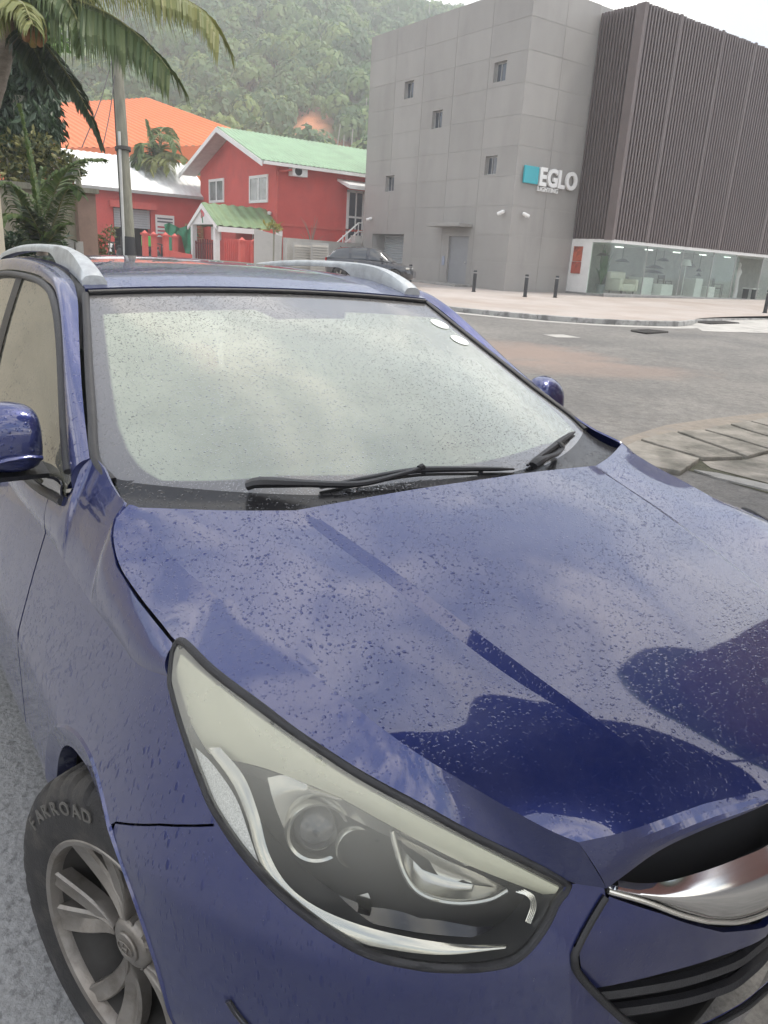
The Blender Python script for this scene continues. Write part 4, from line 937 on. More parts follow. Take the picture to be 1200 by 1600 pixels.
for i in range(2):
    for j in range(len(zs_)-1):
        p = MB(); p.box((EX-.010,EY+i*hw+(.007 if i else .011),zs_[j]+.007),(EX,EY+(i+1)*hw-.007,zs_[j+1]-.007)); p.obj('panel', M['clad'], BL, origin=bo)
p = MB(); p.box((x0w,EY+.05,.1),(EX-.02,EY+.4,Z0)); p.box((EX-.4,EY+.05,.1),(EX-.02,SY,Z0)); B(p,'plinth',M['concrete'])
for a,b,c,d,k in opens:
    if k == 'win':
        f = MB(); y = EY+.16; t = .05
        for lo,hi in (((a,c),(a+t,d)),((b-t,c),(b,d)),((a+t,c),(b-t,c+t)),((a+t,d-t),(b-t,d))): f.box((lo[0],y,lo[1]),(hi[0],y+.05,hi[1]))
        f.box((a+(b-a)*.38,y-.002,c+t),(a+(b-a)*.38+.035,y+.048,d-t))
        wo2 = B(f,'window',M['frame']); g = MB(); g.box((a+t,y+.02,c+t),(b-t,y+.03,d-t)); g.obj('pane',M['pane'],wo2,origin=bo)
    elif k == 'door':
        f = MB(); f.box((a,EY+.10,c),(b,EY+.15,d-.0)); dr = B(f,'door',M['greydoor']); h = MB(); h.lathe([(.03,0),(.03,.03),(.045,.06),(.03,.09),(.001,.092)],(b-.16,EY+.10,1.72),(0,-1,0),12); h.obj('handle',M['chrome'],dr,40,origin=bo)
    else:
        f = MB(); n = 22; rows = []
        for i in range(n*2+1):
            z = c+(d-c)*i/(n*2); rows.append([(a,EY+.80-(.035 if i%2 else 0),z),(b,EY+.80-(.035 if i%2 else 0),z)])
        f.grid(rows); B(f,'roller_shutter',M['shutter'])
f = MB(); f.box((-28.0,EY-.75,3.18),(-25.72,EY-.002,3.33)); bevel(B(f,'door_canopy',M['clad']),.02)
f = MB(); f.box((-28.6,EY-1.0,.55),(-25.4,EY-.01,.80)); bevel(B(f,'door_step',M['concrete']),.02)
f = MB(); f.box((-27.62,EY-.03,1.55),(-27.45,EY-.002,1.95)); B(f,'keypad',mat('blue_grey_plate',(.25,.28,.36),.4))
def lamp(c, dirv, nm='wall_lamp'):
    m_ = MB(); d = np.array(dirv,float); d /= np.linalg.norm(d); m_.lathe([(.001,-.16),(.055,-.155),(.075,-.1),(.075,.14),(.062,.15),(.055,.13),(.001,.13)], c, d, 14); m_.tube(np.array([c, np.array(c)-[0,0,.10]]),.03,6); B(m_,nm,M['white'],40)
lamp((-33.55,EY-.22,3.56),(-.5,-.8,-.3),'security_camera'); lamp((-23.78,EY-.20,3.75),(-.85,-.35,-.38),'security_camera'); lamp((EX+.2,22.62,3.72),(.4,.85,-.35),'security_camera')
# sign: teal square and white letters standing off the wall
s = MB(); s.box((EX+.05,22.36,4.93),(EX+.14,23.16,5.58)); bevel(B(s,'sign_square',mat('teal_sign',(.03,.36,.42),.35,var=.03)),.01)
M['sign'] = mat('white_letter', (.82,.82,.80), .4, var=.03)
def sign(word, y0, z0, size, bold, ext, sp=1.0, wscale=1.0):
    xoff = 0.0
    for ch in word:
        V, Fs = text_mesh(ch, size, ext, bold); b = MB(); b.add([(EX+.06+ext+p[2], y0+(xoff+p[0])*wscale, z0+p[1]) for p in V], Fs); B(b,'sign_letter',M['sign'])
        xoff += (V[:,0].max()-V[:,0].min() if len(V) else size*.3) + size*.085*sp if True else 0
def sign2(word, y0, y1, z0, h, bold, ext, gap):
    gl_ = [text_mesh(ch, 1.0, 1.0, bold) for ch in word]; W = [v[:,0].max()-v[:,0].min() for v,_ in gl_]; tot = sum(W)+gap*(len(word)-1); k = (y1-y0)/tot; x = 0.0
    H_ = max(v[:,1].max() for v,_ in gl_)
    for (V,Fs),w_ in zip(gl_,W):
        b = MB(); b.add([(EX+.06+ext*(p[2]+1), y0+(x+p[0]-V[:,0].min())*k, z0+p[1]/H_*h) for p in V], Fs); B(b,'sign_letter',M['sign']); x += w_+gap
sign2('EGLO', 23.24, 25.48, 4.93, .68, .035, .05, .06)
sign2('LIGHTING', 23.22, 24.42, 4.70, .17, .02, .03, .10)
# slatted box
zb, zt, YE = 3.0, 11.56, 49.0
bx = MB(); bx.box((EX-.02,SY+.10,zb+.02),(SX-.10,YE,zt-.08)); B(bx,'slat_backing',mat('slat_backing',(.045,.036,.036),.8))
sl = MB()
y = SY+.14
while y < YE:
    sl.box((SX-.10,y,zb+random.uniform(-.01,.01)),(SX,y+.085,zt+random.uniform(-.02,.02))); y += .185
o = B(sl,'front_slats',M['slat']); o['kind']='stuff'
sl = MB(); xx = EX+.06
while xx < SX-.42:
    sl.box((xx,SY,zb+random.uniform(-.01,.01)),(xx+.075,SY+.10,zt+random.uniform(-.02,.02))); xx += .155
o = B(sl,'side_slats',M['slat']); o['kind']='stuff'
f = MB(); f.box((SX-.40,SY-.015,zb-.03),(SX+.015,SY+.13,zt+.0)); B(f,'corner_post',M['slatpost'])
for yy in (28.0,30.9,33.4,36.9,40.3):
    f = MB(); f.box((SX-.06,yy,zb+.05),(SX+.012,yy+.12,zt+.04)); B(f,'cladding_seam_post',M['slat'])
f = MB(); f.box((EX,SY+.05,zb-.13),(SX-.05,YE,zb+.0)); B(f,'shop_fascia',M['white'])
# glazed shop under it
ZF = .78
f = MB(); f.box((EX-6.5,SY+.02,.3),(SX-.02,YE,ZF)); B(f,'shop_plinth',M['concrete'])
f = MB(); f.box((EX-6.5,SY+.3,ZF),(EX-6.35,YE,zb)); f.box((EX-6.5,SY+.3,zb-.14),(EX-.0,YE,zb-.10)); f.box((EX-6.4,SY+.06,ZF),(EX-.05,SY+.28,zb)); f.box((EX-6.4,YE-.2,ZF),(SX-.05,YE,zb)); B(f,'shop_wall',M['white'])
f = MB(); f.box((EX-6.4,SY+.28,ZF),(SX-.1,YE-.2,ZF+.012)); B(f,'shop_floor',mat('shop_floor',(.5,.5,.48),.35))
f = MB(); f.box((EX+.0,SY+.04,ZF),(EX+1.15,SY+.12,zb-.13)); B(f,'display_wall',M['white'])
GX = SX-.06
ys_ = [SY+.06,28.3,30.9,33.3,35.2,37.6,41,45,YE-.2]
for i in range(len(ys_)-1):
    xg = GX if i != 4 else GX-1.3
    f = MB(); f.box((xg-.012,ys_[i]+.012,ZF),(xg,ys_[i+1]-.012,zb-.13)); B(f,'glass_pane',M['clear'])
    f = MB(); f.box((GX-.05,ys_[i+1]-.02,ZF),(GX+.0-.0,ys_[i+1]+.02,zb-.13)); B(f,'mullion',M['frame'])
f = MB(); f.box((EX+1.16,SY+.06,ZF),(GX-.02,SY+.072,zb-.13)); B(f,'glass_pane',M['clear'])
f = MB(); f.box((GX-.06,SY+.055,ZF-.0),(GX+.002,YE-.2,ZF+.05)); B(f,'sill_rail',M['frame'])
for yy in (29.6,32.4,35.0,38.5):
    f = MB(); f.box((EX-2.2,yy,ZF),(EX-1.8,yy+.45,zb-.1)); B(f,'column',M['white'])
f = MB(); f.box((EX-6.3,38.6,ZF),(EX-.4,46,zb-.15)); B(f,'dark_partition',mat('dark_partition',(.05,.05,.055),.6))
# what stands and hangs inside
def item(name, label, cat, c, group=None): return thing(name, label, cat, c, 0, group)
def P_(mb, name, mt, parent, sm=None): return recalc(mb.obj(name, mt, parent, sm, origin=np.array(parent.location)))
def gpx(u, v, x): return at(u, v, x=x)
for k, (v0, v1, c1, lb) in enumerate(((385,408,(.55,.12,.06),'upper orange and black picture on the white shop display wall'),(409,427,(.5,.10,.06),'lower orange and black picture on the white shop display wall'))):
    a = at(908-k*3,v0,y=SY+.03); b = at(898-k*3,v1,y=SY+.03); pic = item('wall_picture', lb, 'picture', (a[0],SY+.03,b[2]), 'pictures on the shop display wall')
    x0_, x1_ = min(a[0],b[0]), max(a[0],b[0]); m_ = MB(); m_.box((x0_-.12,SY,b[2]),(x1_+.12,SY+.036,a[2])); P_(m_,'canvas',mat('orange_print',c1,.5,var=.5,scale=2.5,dirt=(.02,.02,.02),dscale=1.4,dpos=(.45,.6)),pic)
zf = ZF+.012
def pot_plant(x,y):
    t = item('potted_plant','tall broad leaved green plant behind the shop glass corner','plant',(x,y,zf)); m_ = MB(); m_.lathe([(.001,0),(.16,0),(.21,.35),(.19,.36),(.001,.33)],(x,y,zf),(0,0,1),14); P_(m_,'pot',M['greydoor'],t,40)
    for i in range(12):
        a = random.uniform(0,6.28); L = random.uniform(.6,1.2); h = random.uniform(.7,1.7); m_ = MB(); base = np.array([x,y,zf+.33]); tip = base+np.array([math.cos(a)*L*.35,math.sin(a)*L*.35,h]); mid = (base+tip)/2+[0,0,.15]; sd = np.array([-math.sin(a),math.cos(a),0])
        c = curve([base,mid,tip],8); wd = np.array([.01,.015,.05,.11,.13,.11,.06,.0]); m_.grid([c+sd*wd[:,None],c-sd*wd[:,None]]); P_(m_,'leaf',mat('leaf_green%d'%i,(.05,.13,.04),.4,var=.2),t,60) if i == 0 else P_(m_,'leaf',bpy.data.materials['leaf_green0'],t,60)
pot_plant(EX+.9,27.0)
def armchair(x,y):
    t = item('armchair','cream rounded armchair in the shop window beside the plant','armchair',(x,y,zf)); mt = mat('cream_boucle',(.68,.64,.54),.9,var=.08,scale=20)
    for nm,lo,hi in (('seat',(-.42,-.45,.12),(.42,.45,.45)),('backrest',(-.55,-.55,.12),(-.28,.55,.95)),('armrest',(-.4,-.65,.12),(.42,-.44,.66)),('armrest',(-.4,.44,.12),(.42,.65,.66))):
        m_ = MB(); m_.box((x+lo[0],y+lo[1],zf+lo[2]),(x+hi[0],y+hi[1],zf+hi[2])); o = P_(m_,nm,mt,t); bevel(o,.09,4); 
    for sx_ in (-.35,.35):
        for sy_ in (-.4,.4): m_ = MB(); m_.tube(np.array([(x+sx_,y+sy_,zf),(x+sx_,y+sy_,zf+.13)]),.025,8); P_(m_,'leg',M['black'],t)
armchair(EX+1.0,28.35)
for k,(x,y,a,h,lb) in enumerate(((EX+.9,29.75,.8,.75,'taller white display plinth beside the cream armchair'),(EX+1.3,30.7,.85,.5,'low white display plinth with a dark lamp standing beside it'),(EX+.9,33.9,.6,.85,'tall white display plinth left of the dining chairs'),(EX+1.2,34.7,.5,.5,'low white display plinth before the dining chairs'))):
    t = item('display_plinth',lb,'plinth',(x,y,zf),'white plinths in the shop window'); m_ = MB(); m_.box((x-a/2,y-a/2,zf),(x+a/2,y+a/2,zf+h)); bevel(P_(m_,'block',M['white'],t),.01)
    m_ = MB(); m_.box((x-a/2-.0,y-a/2-.0,zf+h+.001),(x+a/2,y+a/2,zf+h+.02)); P_(m_,'top',M['sign'],t)
def chair(x,y,lb,rz=0):
    t = thing('dining_chair',lb,'chair',(x,y,zf),rz,'dark chairs in the shop window')
    for nm,lo,hi in (('seat',(-.24,-.25,.44),(.24,.25,.49)),('backrest',(-.24,-.25,.72),(-.20,.25,.92)),('leg',(-.24,-.25,0),(-.20,-.21,.9)),('leg',(-.24,.21,0),(-.20,.25,.9)),('leg',(.2,-.25,0),(.24,-.21,.66)),('leg',(.2,.21,0),(.24,.25,.66)),('armrest',(-.22,-.25,.64),(.24,-.21,.67)),('armrest',(-.22,.21,.64),(.24,.25,.67))):
        m_ = MB(); m_.box(lo,hi); m_.obj(nm,M['black'],t)
chair(EX+.8,31.7,'dark armchair in the shop window right of the low plinth'); chair(EX+1.2,35.5,'dark dining chair in the shop right of the tall plinth',.4)
def flamp(x,y):
    t = item('floor_lamp','slim white floor lamp between the dark armchair and the tall plinth','lamp',(x,y,zf)); m_ = MB(); m_.lathe([(.001,0),(.16,0),(.15,.03),(.02,.05),(.015,1.5),(.001,1.5)],(x,y,zf),(0,0,1),14); P_(m_,'stand',M['white'],t,40)
    m_ = MB(); m_.lathe([(.26,1.42),(.15,1.7),(.13,1.7),(.25,1.42)],(x,y,zf),(0,0,1),18); P_(m_,'lamp_shade',M['white'],t,40)
flamp(EX+1.2,32.6)
hang = [(26.9,.30,'wide flat dark pendant lamp hung nearest the shop corner'),(28.6,.34,'dark pendant lamp hung above the cream armchair'),(30.6,.45,'layered dark pendant lamp hung above the low plinth'),(31.6,.3,'small dark pendant lamp hung right of the layered lamp'),(33.5,.22,'reddish brown dome pendant lamp hung in the shop'),(34.6,.14,'string of small dark globe lamps hung near the dining chairs')]
for i,(yy,r_,lb) in enumerate(hang):
    x = EX+.9-.3*(i%2); t = item('pendant_lamp',lb,'lamp',(x,yy,zb-.15),'pendant lamps in the shop'); m_ = MB(); L = .35+.18*(i%3); m_.tube(np.array([(x,yy,zb-.14),(x,yy,zb-.14-L)]),.012,5); P_(m_,'cord',M['black'],t)
    for j in range(2 if i in (2,5) else 1):
        m_ = MB(); zz = zb-.14-L-.22*j; m_.lathe([(.02,.0),(r_*.5,-.04),(r_,-.14),(r_*.98,-.15),(r_*.45,-.06),(.001,-.03)],(x,yy,zz),(0,0,1),18); P_(m_,'lamp_shade',M['slatpost'] if i == 4 else M['black'],t,40)
t = item('mannequin','white stylised figure sculpture standing at the dark shop partition','sculpture',(EX+.6,38.1,zf)); m_ = MB(); m_.tube(curve([(EX+.6,38.1,zf),(EX+.6,38.12,zf+.5),(EX+.6,38.0,zf+1.0),(EX+.6,38.1,zf+1.4),(EX+.6,38.1,zf+1.62),(EX+.6,38.1,zf+1.8)],24),np.interp(np.linspace(0,1,24),[0,.3,.5,.75,.85,.93,1],[.16,.13,.15,.2,.07,.11,.03]),10); P_(m_,'body',M['white'],t,60)
t = item('side_table','small white side table in front of the dark shop partition','table',(EX+1.0,38.9,zf)); m_ = MB(); m_.box((EX+.7,38.6,zf+.5),(EX+1.3,39.2,zf+.56)); P_(m_,'table_top',M['white'],t)
for sx_ in (-.25,.25): m_ = MB(); m_.box((EX+1.0+sx_-.02,38.65,zf),(EX+1.0+sx_+.02,39.15,zf+.5)); P_(m_,'leg',M['black'],t)

# bollards
M['bollard'] = mat('black_bollard',(.02,.021,.024),.4,var=.2)
for (u,v,lb) in ((640,444,'black bollard beside the parked black car, farthest left'),(740,456,'black bollard in front of the grey door step'),(820,464,'black bollard in front of the grey wall corner'),(867,465,'black bollard nearest the white shop display wall'),(1195,489,'black bollard at the right by the shop entrance')):
    p = onground(u,v,.13); h = .80; t = thing('bollard',lb,'bollard',(p[0],p[1],p[2]+.0),0,'black bollards on the pavement'); m_ = MB(); m_.lathe([(.001,0),(.09,0),(.09,.02),(.07,.025),(.07,h),(.066,h+.012),(.001,h+.014)],(0,0,0),(0,0,1),18); m_.obj('post',M['bollard'],t,40)
    m_ = MB(); m_.lathe([(.0715,h-.10),(.0725,h-.10),(.0725,h-.06),(.0715,h-.06)],(0,0,0),(0,0,1),18); m_.obj('reflective_band',M['frame'],t,40)
# shop lights (lit in the photograph)
M['lit'] = mat('lit_panel', (.9,.9,.88), .5, emis=((.93,1,.95), 2.4))
for yy, over in ((26.8,'the potted plant'),(29.0,'the cream armchair'),(31.2,'the low plinth and dark armchair'),(33.4,'the tall white plinth'),(35.6,'the dark dining chair'),(37.8,'the white sculpture')):
    t = thing('ceiling_light', None, 'light', (EX-1.0, float(yy), zb-.16), 0, 'lit ceiling lights in the shop'); t['label'] = 'lit white ceiling light strip in the shop above ' + over
    m_ = MB(); m_.box((-2.4,-.3,-.03),(1.0,.3,-.001)); m_.obj('diffuser', M['lit'], t)
# ================================================================== parked black car by the grey wall
def small_car(loc, rz, label):
    t = thing('parked_car', label, 'car', loc, rz); pt = mat('black_car_paint',(.025,.026,.032),.25,coat=1.0,var=.1); gl_ = mat('car_window',(.045,.05,.055),.05,coat=1.0)
    st = [(-2.05,.55,.42,.80),(-2.02,.74,.34,.98),(-1.8,.84,.26,1.02),(-1.2,.88,.22,1.03),(-.4,.885,.2,1.0),(.5,.885,.2,.97),(1.05,.87,.22,.94),(1.6,.83,.25,.86),(1.95,.74,.3,.74),(2.12,.52,.38,.62)]
    m_ = MB(); rows = []
    for x,w,z0,z1 in st:
        q = [(0,z0),(.8,z0),(.97,z0+.12),(1.0,(z0+z1)/2),(.98,z1-.12),(.90,z1-.01),(.6,z1+.02),(0,z1+.03)]
        rows.append([(x,w*a,z) for a,z in q]+[(x,-w*a,z) for a,z in q[::-1]])
    rows = np.array(rows); rr = np.stack([curve(rows[:,j],34) for j in range(rows.shape[1])],1)
    for i in range(len(rr)):
        for j in range(rr.shape[1]):
            for xc in (-1.28,1.30):
                dx = rr[i,j,0]-xc
                if abs(dx) < .39 and abs(rr[i,j,1]) > .4: rr[i,j,2] = max(rr[i,j,2], .33+math.sqrt(.39**2-dx*dx))
    m_.grid(rr.tolist()); m_.add(rr[0].tolist(),[tuple(range(rr.shape[1]))]); m_.add(rr[-1].tolist(),[tuple(range(rr.shape[1]))[::-1]]); recalc(m_.obj('body',pt,t,45))
    g_ = MB(); cs = [(-1.98,.70,1.0,1.03),(-1.55,.70,1.0,1.36),(-.9,.70,1.0,1.46),(-.1,.70,1.0,1.485),(.45,.70,.99,1.40),(1.12,.68,.95,.98)]; rows = []
    for x,w,z0,z1 in cs: rows.append([(x,w*1.16,z0),(x,w*1.08,(z0+z1)/2),(x,w*.90,z1-.03),(x,w*.6,z1),(x,-w*.6,z1),(x,-w*.90,z1-.03),(x,-w*1.08,(z0+z1)/2),(x,-w*1.16,z0)])
    rows = np.array(rows); rr = np.stack([curve(rows[:,j],24) for j in range(8)],1); g_.grid(rr.tolist()); recalc(g_.obj('glasshouse',gl_,t,40))
    r_ = MB(); r_.grid([[tuple(rr[i,j]+[0,0,.012]) for j in range(2,6)] for i in range(3,18)]); o = recalc(r_.obj('roof',pt,t,60)); solid(o,.02)
    for s in (1,-1):
        for i in (8,14):
            p_ = MB(); p_.grid([[tuple(rr[i+d_,j]*[1,1.0,1]+np.array([0,s*.012,.0])) for j in ((0,1,2) if s>0 else (7,6,5))] for d_ in (0,1)]); o = recalc(p_.obj('pillar',pt,t)); solid(o,.01)
        for xc in (-1.28,1.30):
            y0 = s*.80; w_ = MB(); w_.lathe([(.18,-.09),(.30,-.10),(.325,-.07),(.325,.07),(.30,.10),(.21,.095),(.20,.07),(.001,.07)],(xc,y0,.325),(0,s,0),28); wo3 = recalc(w_.obj('wheel',M['rubber'],t,40))
            w_ = MB(); w_.lathe([(.205,.09),(.20,.075),(.05,.085),(.001,.095)],(xc,y0,.325),(0,s,0),28); w_.obj('rim_dish',M['dark'],wo3,40)
            for k in range(5):
                a = k*2*math.pi/5; w_ = MB(); d_ = np.array([math.cos(a),0,math.sin(a)]); e_ = np.array([-math.sin(a),0,math.cos(a)]); c0_ = np.array([xc,y0+s*.098,.325]); w_.add([c0_+d_*.03-e_*.025,c0_+d_*.03+e_*.025,c0_+d_*.2+e_*.04,c0_+d_*.2-e_*.04],[(0,1,2,3)]); w_.obj('spoke',M['alloy'],wo3)
        l_ = MB(); l_.box((-2.04,s*.62-.14,.86),(-1.96,s*.62+.14,1.0)); bevel(l_.obj('tail_light',mat('red_lens',(.35,.02,.02),.2),t),.02)
        l_ = MB(); l_.box((1.80,s*.66-.14,.70),(1.97,s*.66+.06,.78)); bevel(l_.obj('headlight',M['chromesoft'],t),.02)
        l_ = MB(); l_.box((.62,s*.98-.09,1.0),(.74,s*.98+.09,1.12)); bevel(l_.obj('wing_mirror',pt,t),.03)
        l_ = MB(); l_.box((-.62,s*.9-.012,.86),(-.45,s*.9+.012,.89)); l_.obj('handle',M['chrome'],t)
    l_ = MB(); l_.tube(np.array([(-1.4,0,1.40),(-1.52,0,1.47)]),.02,6); l_.obj('aerial_fin',pt,t)
    return t
fw = onground(622,448,.13); az = rad(46); cpos = fw[:2] - np.array([math.cos(az),math.sin(az)])*1.30 + np.array([-math.sin(az),math.cos(az)])*.82
sc_car = small_car((cpos[0],cpos[1],float(gz(*cpos))+.10), az, 'shiny black car parked by the grey office wall near the roller shutter'); sc_car.scale = (.86,.94,.96)

# ================================================================== red house, shed, porch, walls
def simple(name, label, cat, loc, group=None): return thing(name, label, cat, tuple(map(float,loc)), 0, group)
def PB(parent, name, mt, fn, sm=None):
    m_ = MB(); fn(m_); return recalc(m_.obj(name, mt, parent, sm, origin=np.array(parent.matrix_basis.translation)))
M['red'] = mat('red_render', (.56,.088,.072), .75, var=.10, scale=.7, bump=.15, bscale=12, dirt=(.36,.075,.065), dscale=.5, dpos=(.5,.85))
M['redpost'] = mat('red_post', (.54,.10,.08), .7, var=.1)
M['green'] = mat('green_sheet', (.25,.38,.24), .5, var=.12, scale=1.2, spec=.5, dirt=(.20,.27,.18), dscale=.8, dpos=(.5,.85))
M['green2'] = mat('porch_green_sheet', (.16,.24,.12), .5, var=.15, scale=2)
M['soffit'] = mat('soffit', (.62,.61,.58), .7)
HX, HY, HL_, HZ = -36.72, 18.08, -46.85, 6.10
rid = (HX+HL_)/2; RZ_ = 7.95; HYE = 31.0; gzH = .5
H = simple('red_house','red two storey house with green sheet metal roof and white framed windows','house',(HX,HY,.8))
PB(H,'wall',M['red'],lambda m: (m.quad((HL_,HY,gzH),(HX,HY,gzH),(HX,HY,HZ),(HL_,HY,HZ)), m.add([(HL_,HY,HZ),(HX,HY,HZ),(rid,HY,RZ_-.12)],[(0,1,2)]), m.quad((HX,HY,gzH),(HX,HYE,gzH),(HX,HYE,HZ),(HX,HY,HZ)), m.quad((HL_,HY,gzH),(HL_,HYE,gzH),(HL_,HYE,HZ),(HL_,HY,HZ)), m.quad((HL_,HYE,gzH),(HX,HYE,gzH),(HX,HYE,HZ),(HL_,HYE,HZ)), m.add([(HL_,HYE,HZ),(HX,HYE,HZ),(rid,HYE,RZ_-.12)],[(0,1,2)])))
OV = 1.05
sl_ = (RZ_-HZ)/(HX-rid)
def roof_slope(m, xr, zr, xe, ze, y0, y1, n, rib=.035, t=.04):
    rows = []
    ys = np.linspace(y0,y1,n*4+1)
    rows = [[(x, yy, z+(rib if i%4==1 or i%4==2 else 0)) for i,yy in enumerate(ys)] for x,z in ((xr,zr),(xe,ze))]
    m.grid(rows)
PB(H,'roof',M['green'],lambda m: (roof_slope(m,rid,RZ_,HX+.55,HZ-.55*sl_+.05,HY-OV,HYE+.5,56), roof_slope(m,rid,RZ_,HL_-.75,HZ-.75*sl_+.05,HY-OV,HYE+.5,56)))
def barge(m, y, xe1, xe2):
    for xe in (xe1, xe2):
        ze = HZ-abs(xe-(HX if xe>rid else HL_))*sl_
        m.add([(rid,y,RZ_-.03),(xe,y,ze+.02),(xe,y,ze-.22),(rid,y,RZ_-.28),(rid,y+.06,RZ_-.03),(xe,y+.06,ze+.02),(xe,y+.06,ze-.22),(rid,y+.06,RZ_-.28)],[(0,1,2,3),(4,5,6,7),(0,1,5,4),(3,2,6,7),(1,2,6,5)])
PB(H,'bargeboard',M['white'],lambda m: barge(m,HY-OV-.05,HX+.55,HL_-.75))
PB(H,'soffit',M['soffit'],lambda m: (m.quad((rid,HY-OV,RZ_-.07),(HX+.5,HY-OV,HZ-.5*sl_-.04),(HX+.5,HY-.002,HZ-.5*sl_-.04),(rid,HY-.002,RZ_-.07)), m.quad((rid,HY-OV,RZ_-.07),(HL_-.7,HY-OV,HZ-.7*sl_-.04),(HL_-.7,HY-.002,HZ-.7*sl_-.04),(rid,HY-.002,RZ_-.07)), m.quad((HX+.002,HY,HZ-.06),(HX+.5,HY,HZ-.5*sl_-.05),(HX+.5,HYE,HZ-.5*sl_-.05),(HX+.002,HYE,HZ-.06))))
PB(H,'gutter',M['white'],lambda m: m.box((HX+.50,HY-OV+.05,HZ-.55*sl_-.12),(HX+.64,HYE+.4,HZ-.55*sl_+.03)))
def dpipe(m): m.tube(curve([(HX+.55,HY+.6,HZ-.42),(HX+.25,HY+.15,HZ-.55),(HX+.07,HY+.05,HZ-.75),(HX+.07,HY+.05,.6)],30),.05,8)
PB(H,'downpipe',M['redpost'],dpipe,50)
PB(H,'string_course',M['redpost'],lambda m: m.box((HX,HY,3.0),(HX+.05,HYE,3.12)))
def hwindow(x0,x1,z0,z1,nm='window'):
    t=.14; y=HY-.05
    w2 = PB(H,nm,M['white'],lambda m: [m.box(a,b) for a,b in (((x0,y,z0),(x0+t,y+.08,z1)),((x1-t,y,z0),(x1,y+.08,z1)),((x0+t,y,z0),(x1-t,y+.08,z0+t)),((x0+t,y,z1-t),(x1-t,y+.08,z1)),(((x0+x1)/2-.07,y+.01,z0+t),((x0+x1)/2+.07,y+.07,z1-t)))])
    for a,b in ((x0+t,(x0+x1)/2-.07),((x0+x1)/2+.07,x1-t)):
        m_ = MB(); m_.box((a,y+.03,z0+t),(b,y+.04,z1-t)); m_.obj('pane',M['hpane'],w2,origin=np.array(H.location))
M['hpane'] = mat('house_pane',(.16,.18,.17),.08,var=.5,scale=2,coat=.6)
hwindow(-45.45,-43.25,4.25,5.55); hwindow(-39.85,-37.6,4.12,5.48); hwindow(-39.5,-38.0,1.55,2.85)
def acunit(m): m.box((HX+.05,HY+.68,5.42),(HX+.48,HY+1.55,6.0-.1))
ac = PB(H,'air_conditioner',M['white'],acunit); m_ = MB(); c_ = np.array([HX+.485,HY+1.02,5.66])
m_.lathe([(.001,0),(.19,0),(.2,.012),(.21,0)],c_,(1,0,0),20); m_.obj('fan_grille',M['black'],ac,40,origin=np.array(H.location))
wl_ = PB(H,'wall_lamp',M['white'],lambda m: m.lathe([(.001,-.1),(.1,-.06),(.12,.06),(.001,.1)],(-37.2,HY-.12,3.58),(0,0,1),10),40)
# side stair landing with porch roof at the back
PB(H,'back_door',M['white'],lambda m: [m.box((HX,a,2.55),(HX+.05,b,5.1)) for a,b in ((22.35,22.5),(23.35,23.5),(22.9,22.98))]+[m.box((HX,22.5,3.7),(HX+.045,23.35,3.8)),m.box((HX,22.35,5.0),(HX+.05,23.5,5.12))])
PB(H,'door_pane',M['pane'],lambda m: m.box((HX,22.5,2.6),(HX+.03,23.35,5.0)))
PB(H,'door_roof',M['white'],lambda m: m.add([(HX,21.7,5.6),(HX+1.3,21.7,5.25),(HX+1.3,24.6,5.25),(HX,24.6,5.6),(HX,21.7,5.48),(HX+1.3,21.7,5.06),(HX+1.3,24.6,5.06),(HX,24.6,5.48)],[(0,1,2,3),(4,5,6,7),(0,1,5,4),(1,2,6,5),(2,3,7,6)]))
PB(H,'landing_post',M['white'],lambda m: m.box((HX+1.15,22.9,1.0),(HX+1.25,23.0,5.08)))
PB(H,'landing',M['white'],lambda m: m.box((HX+.01,22.3,2.42),(HX+1.3,24.6,2.54)))
st_ = PB(H,'stair',M['red'],lambda m: [m.box((HX+.1,20.5+i*.26,1.0+i*.2),(HX+1.2,20.78+i*.26,1.06+i*.2)) for i in range(7)])
for zz in (0,.42):
    m_ = MB(); m_.tube(np.array([(HX+1.22,20.5,1.45+zz),(HX+1.22,22.4,3.0+zz),(HX+1.22,24.5,3.0+zz)]),.04,6); m_.obj('railing',M['white'],st_,40,origin=np.array(H.location))
for yy,z_ in ((20.5,1.0),(21.45,1.8),(22.4,2.5)):
    m_ = MB(); m_.tube(np.array([(HX+1.22,yy,z_),(HX+1.22,yy,z_+.95)]),.035,6); m_.obj('baluster',M['white'],st_,40,origin=np.array(H.location))

# entrance porch
PX0, PX1, PY0 = at(303,400,y=14.6)[0], at(338,400,y=14.6)[0], 14.6
pe = at(338,349,y=14.6)[2]; pap = at(319,320,y=14.6)[2]; pmx = (PX0+PX1)/2
PO = simple('entrance_porch','small white framed porch with green sheet roof in front of the red house','porch',(pmx,PY0,.7))
for x_ in (PX0,PX1):
    PB(PO,'post',M['white'],lambda m: m.box((x_-.13,PY0-.1,.4),(x_+.13,PY0+.14,pe)))
PB(PO,'gable',M['white'],lambda m: m.add([(PX0-.3,PY0-.08,pe-.05),(PX1+.3,PY0-.08,pe-.05),(pmx,PY0-.08,pap-.05),(PX0-.3,PY0,pe-.05),(PX1+.3,PY0,pe-.05),(pmx,PY0,pap-.05)],[(0,1,2),(3,4,5),(0,1,4,3)]))
PB(PO,'gable_trim',M['sign'],lambda m: [m.add([(pmx,PY0-.16,pap+.06),(x_,PY0-.16,pe-.12),(x_,PY0-.16,pe-.30),(pmx,PY0-.16,pap-.18),(pmx,PY0-.09,pap+.06),(x_,PY0-.09,pe-.12),(x_,PY0-.09,pe-.30),(pmx,PY0-.09,pap-.18)],[(0,1,2,3),(4,5,6,7),(0,1,5,4),(3,2,6,7)]) for x_ in (PX0-.45,PX1+.45)])
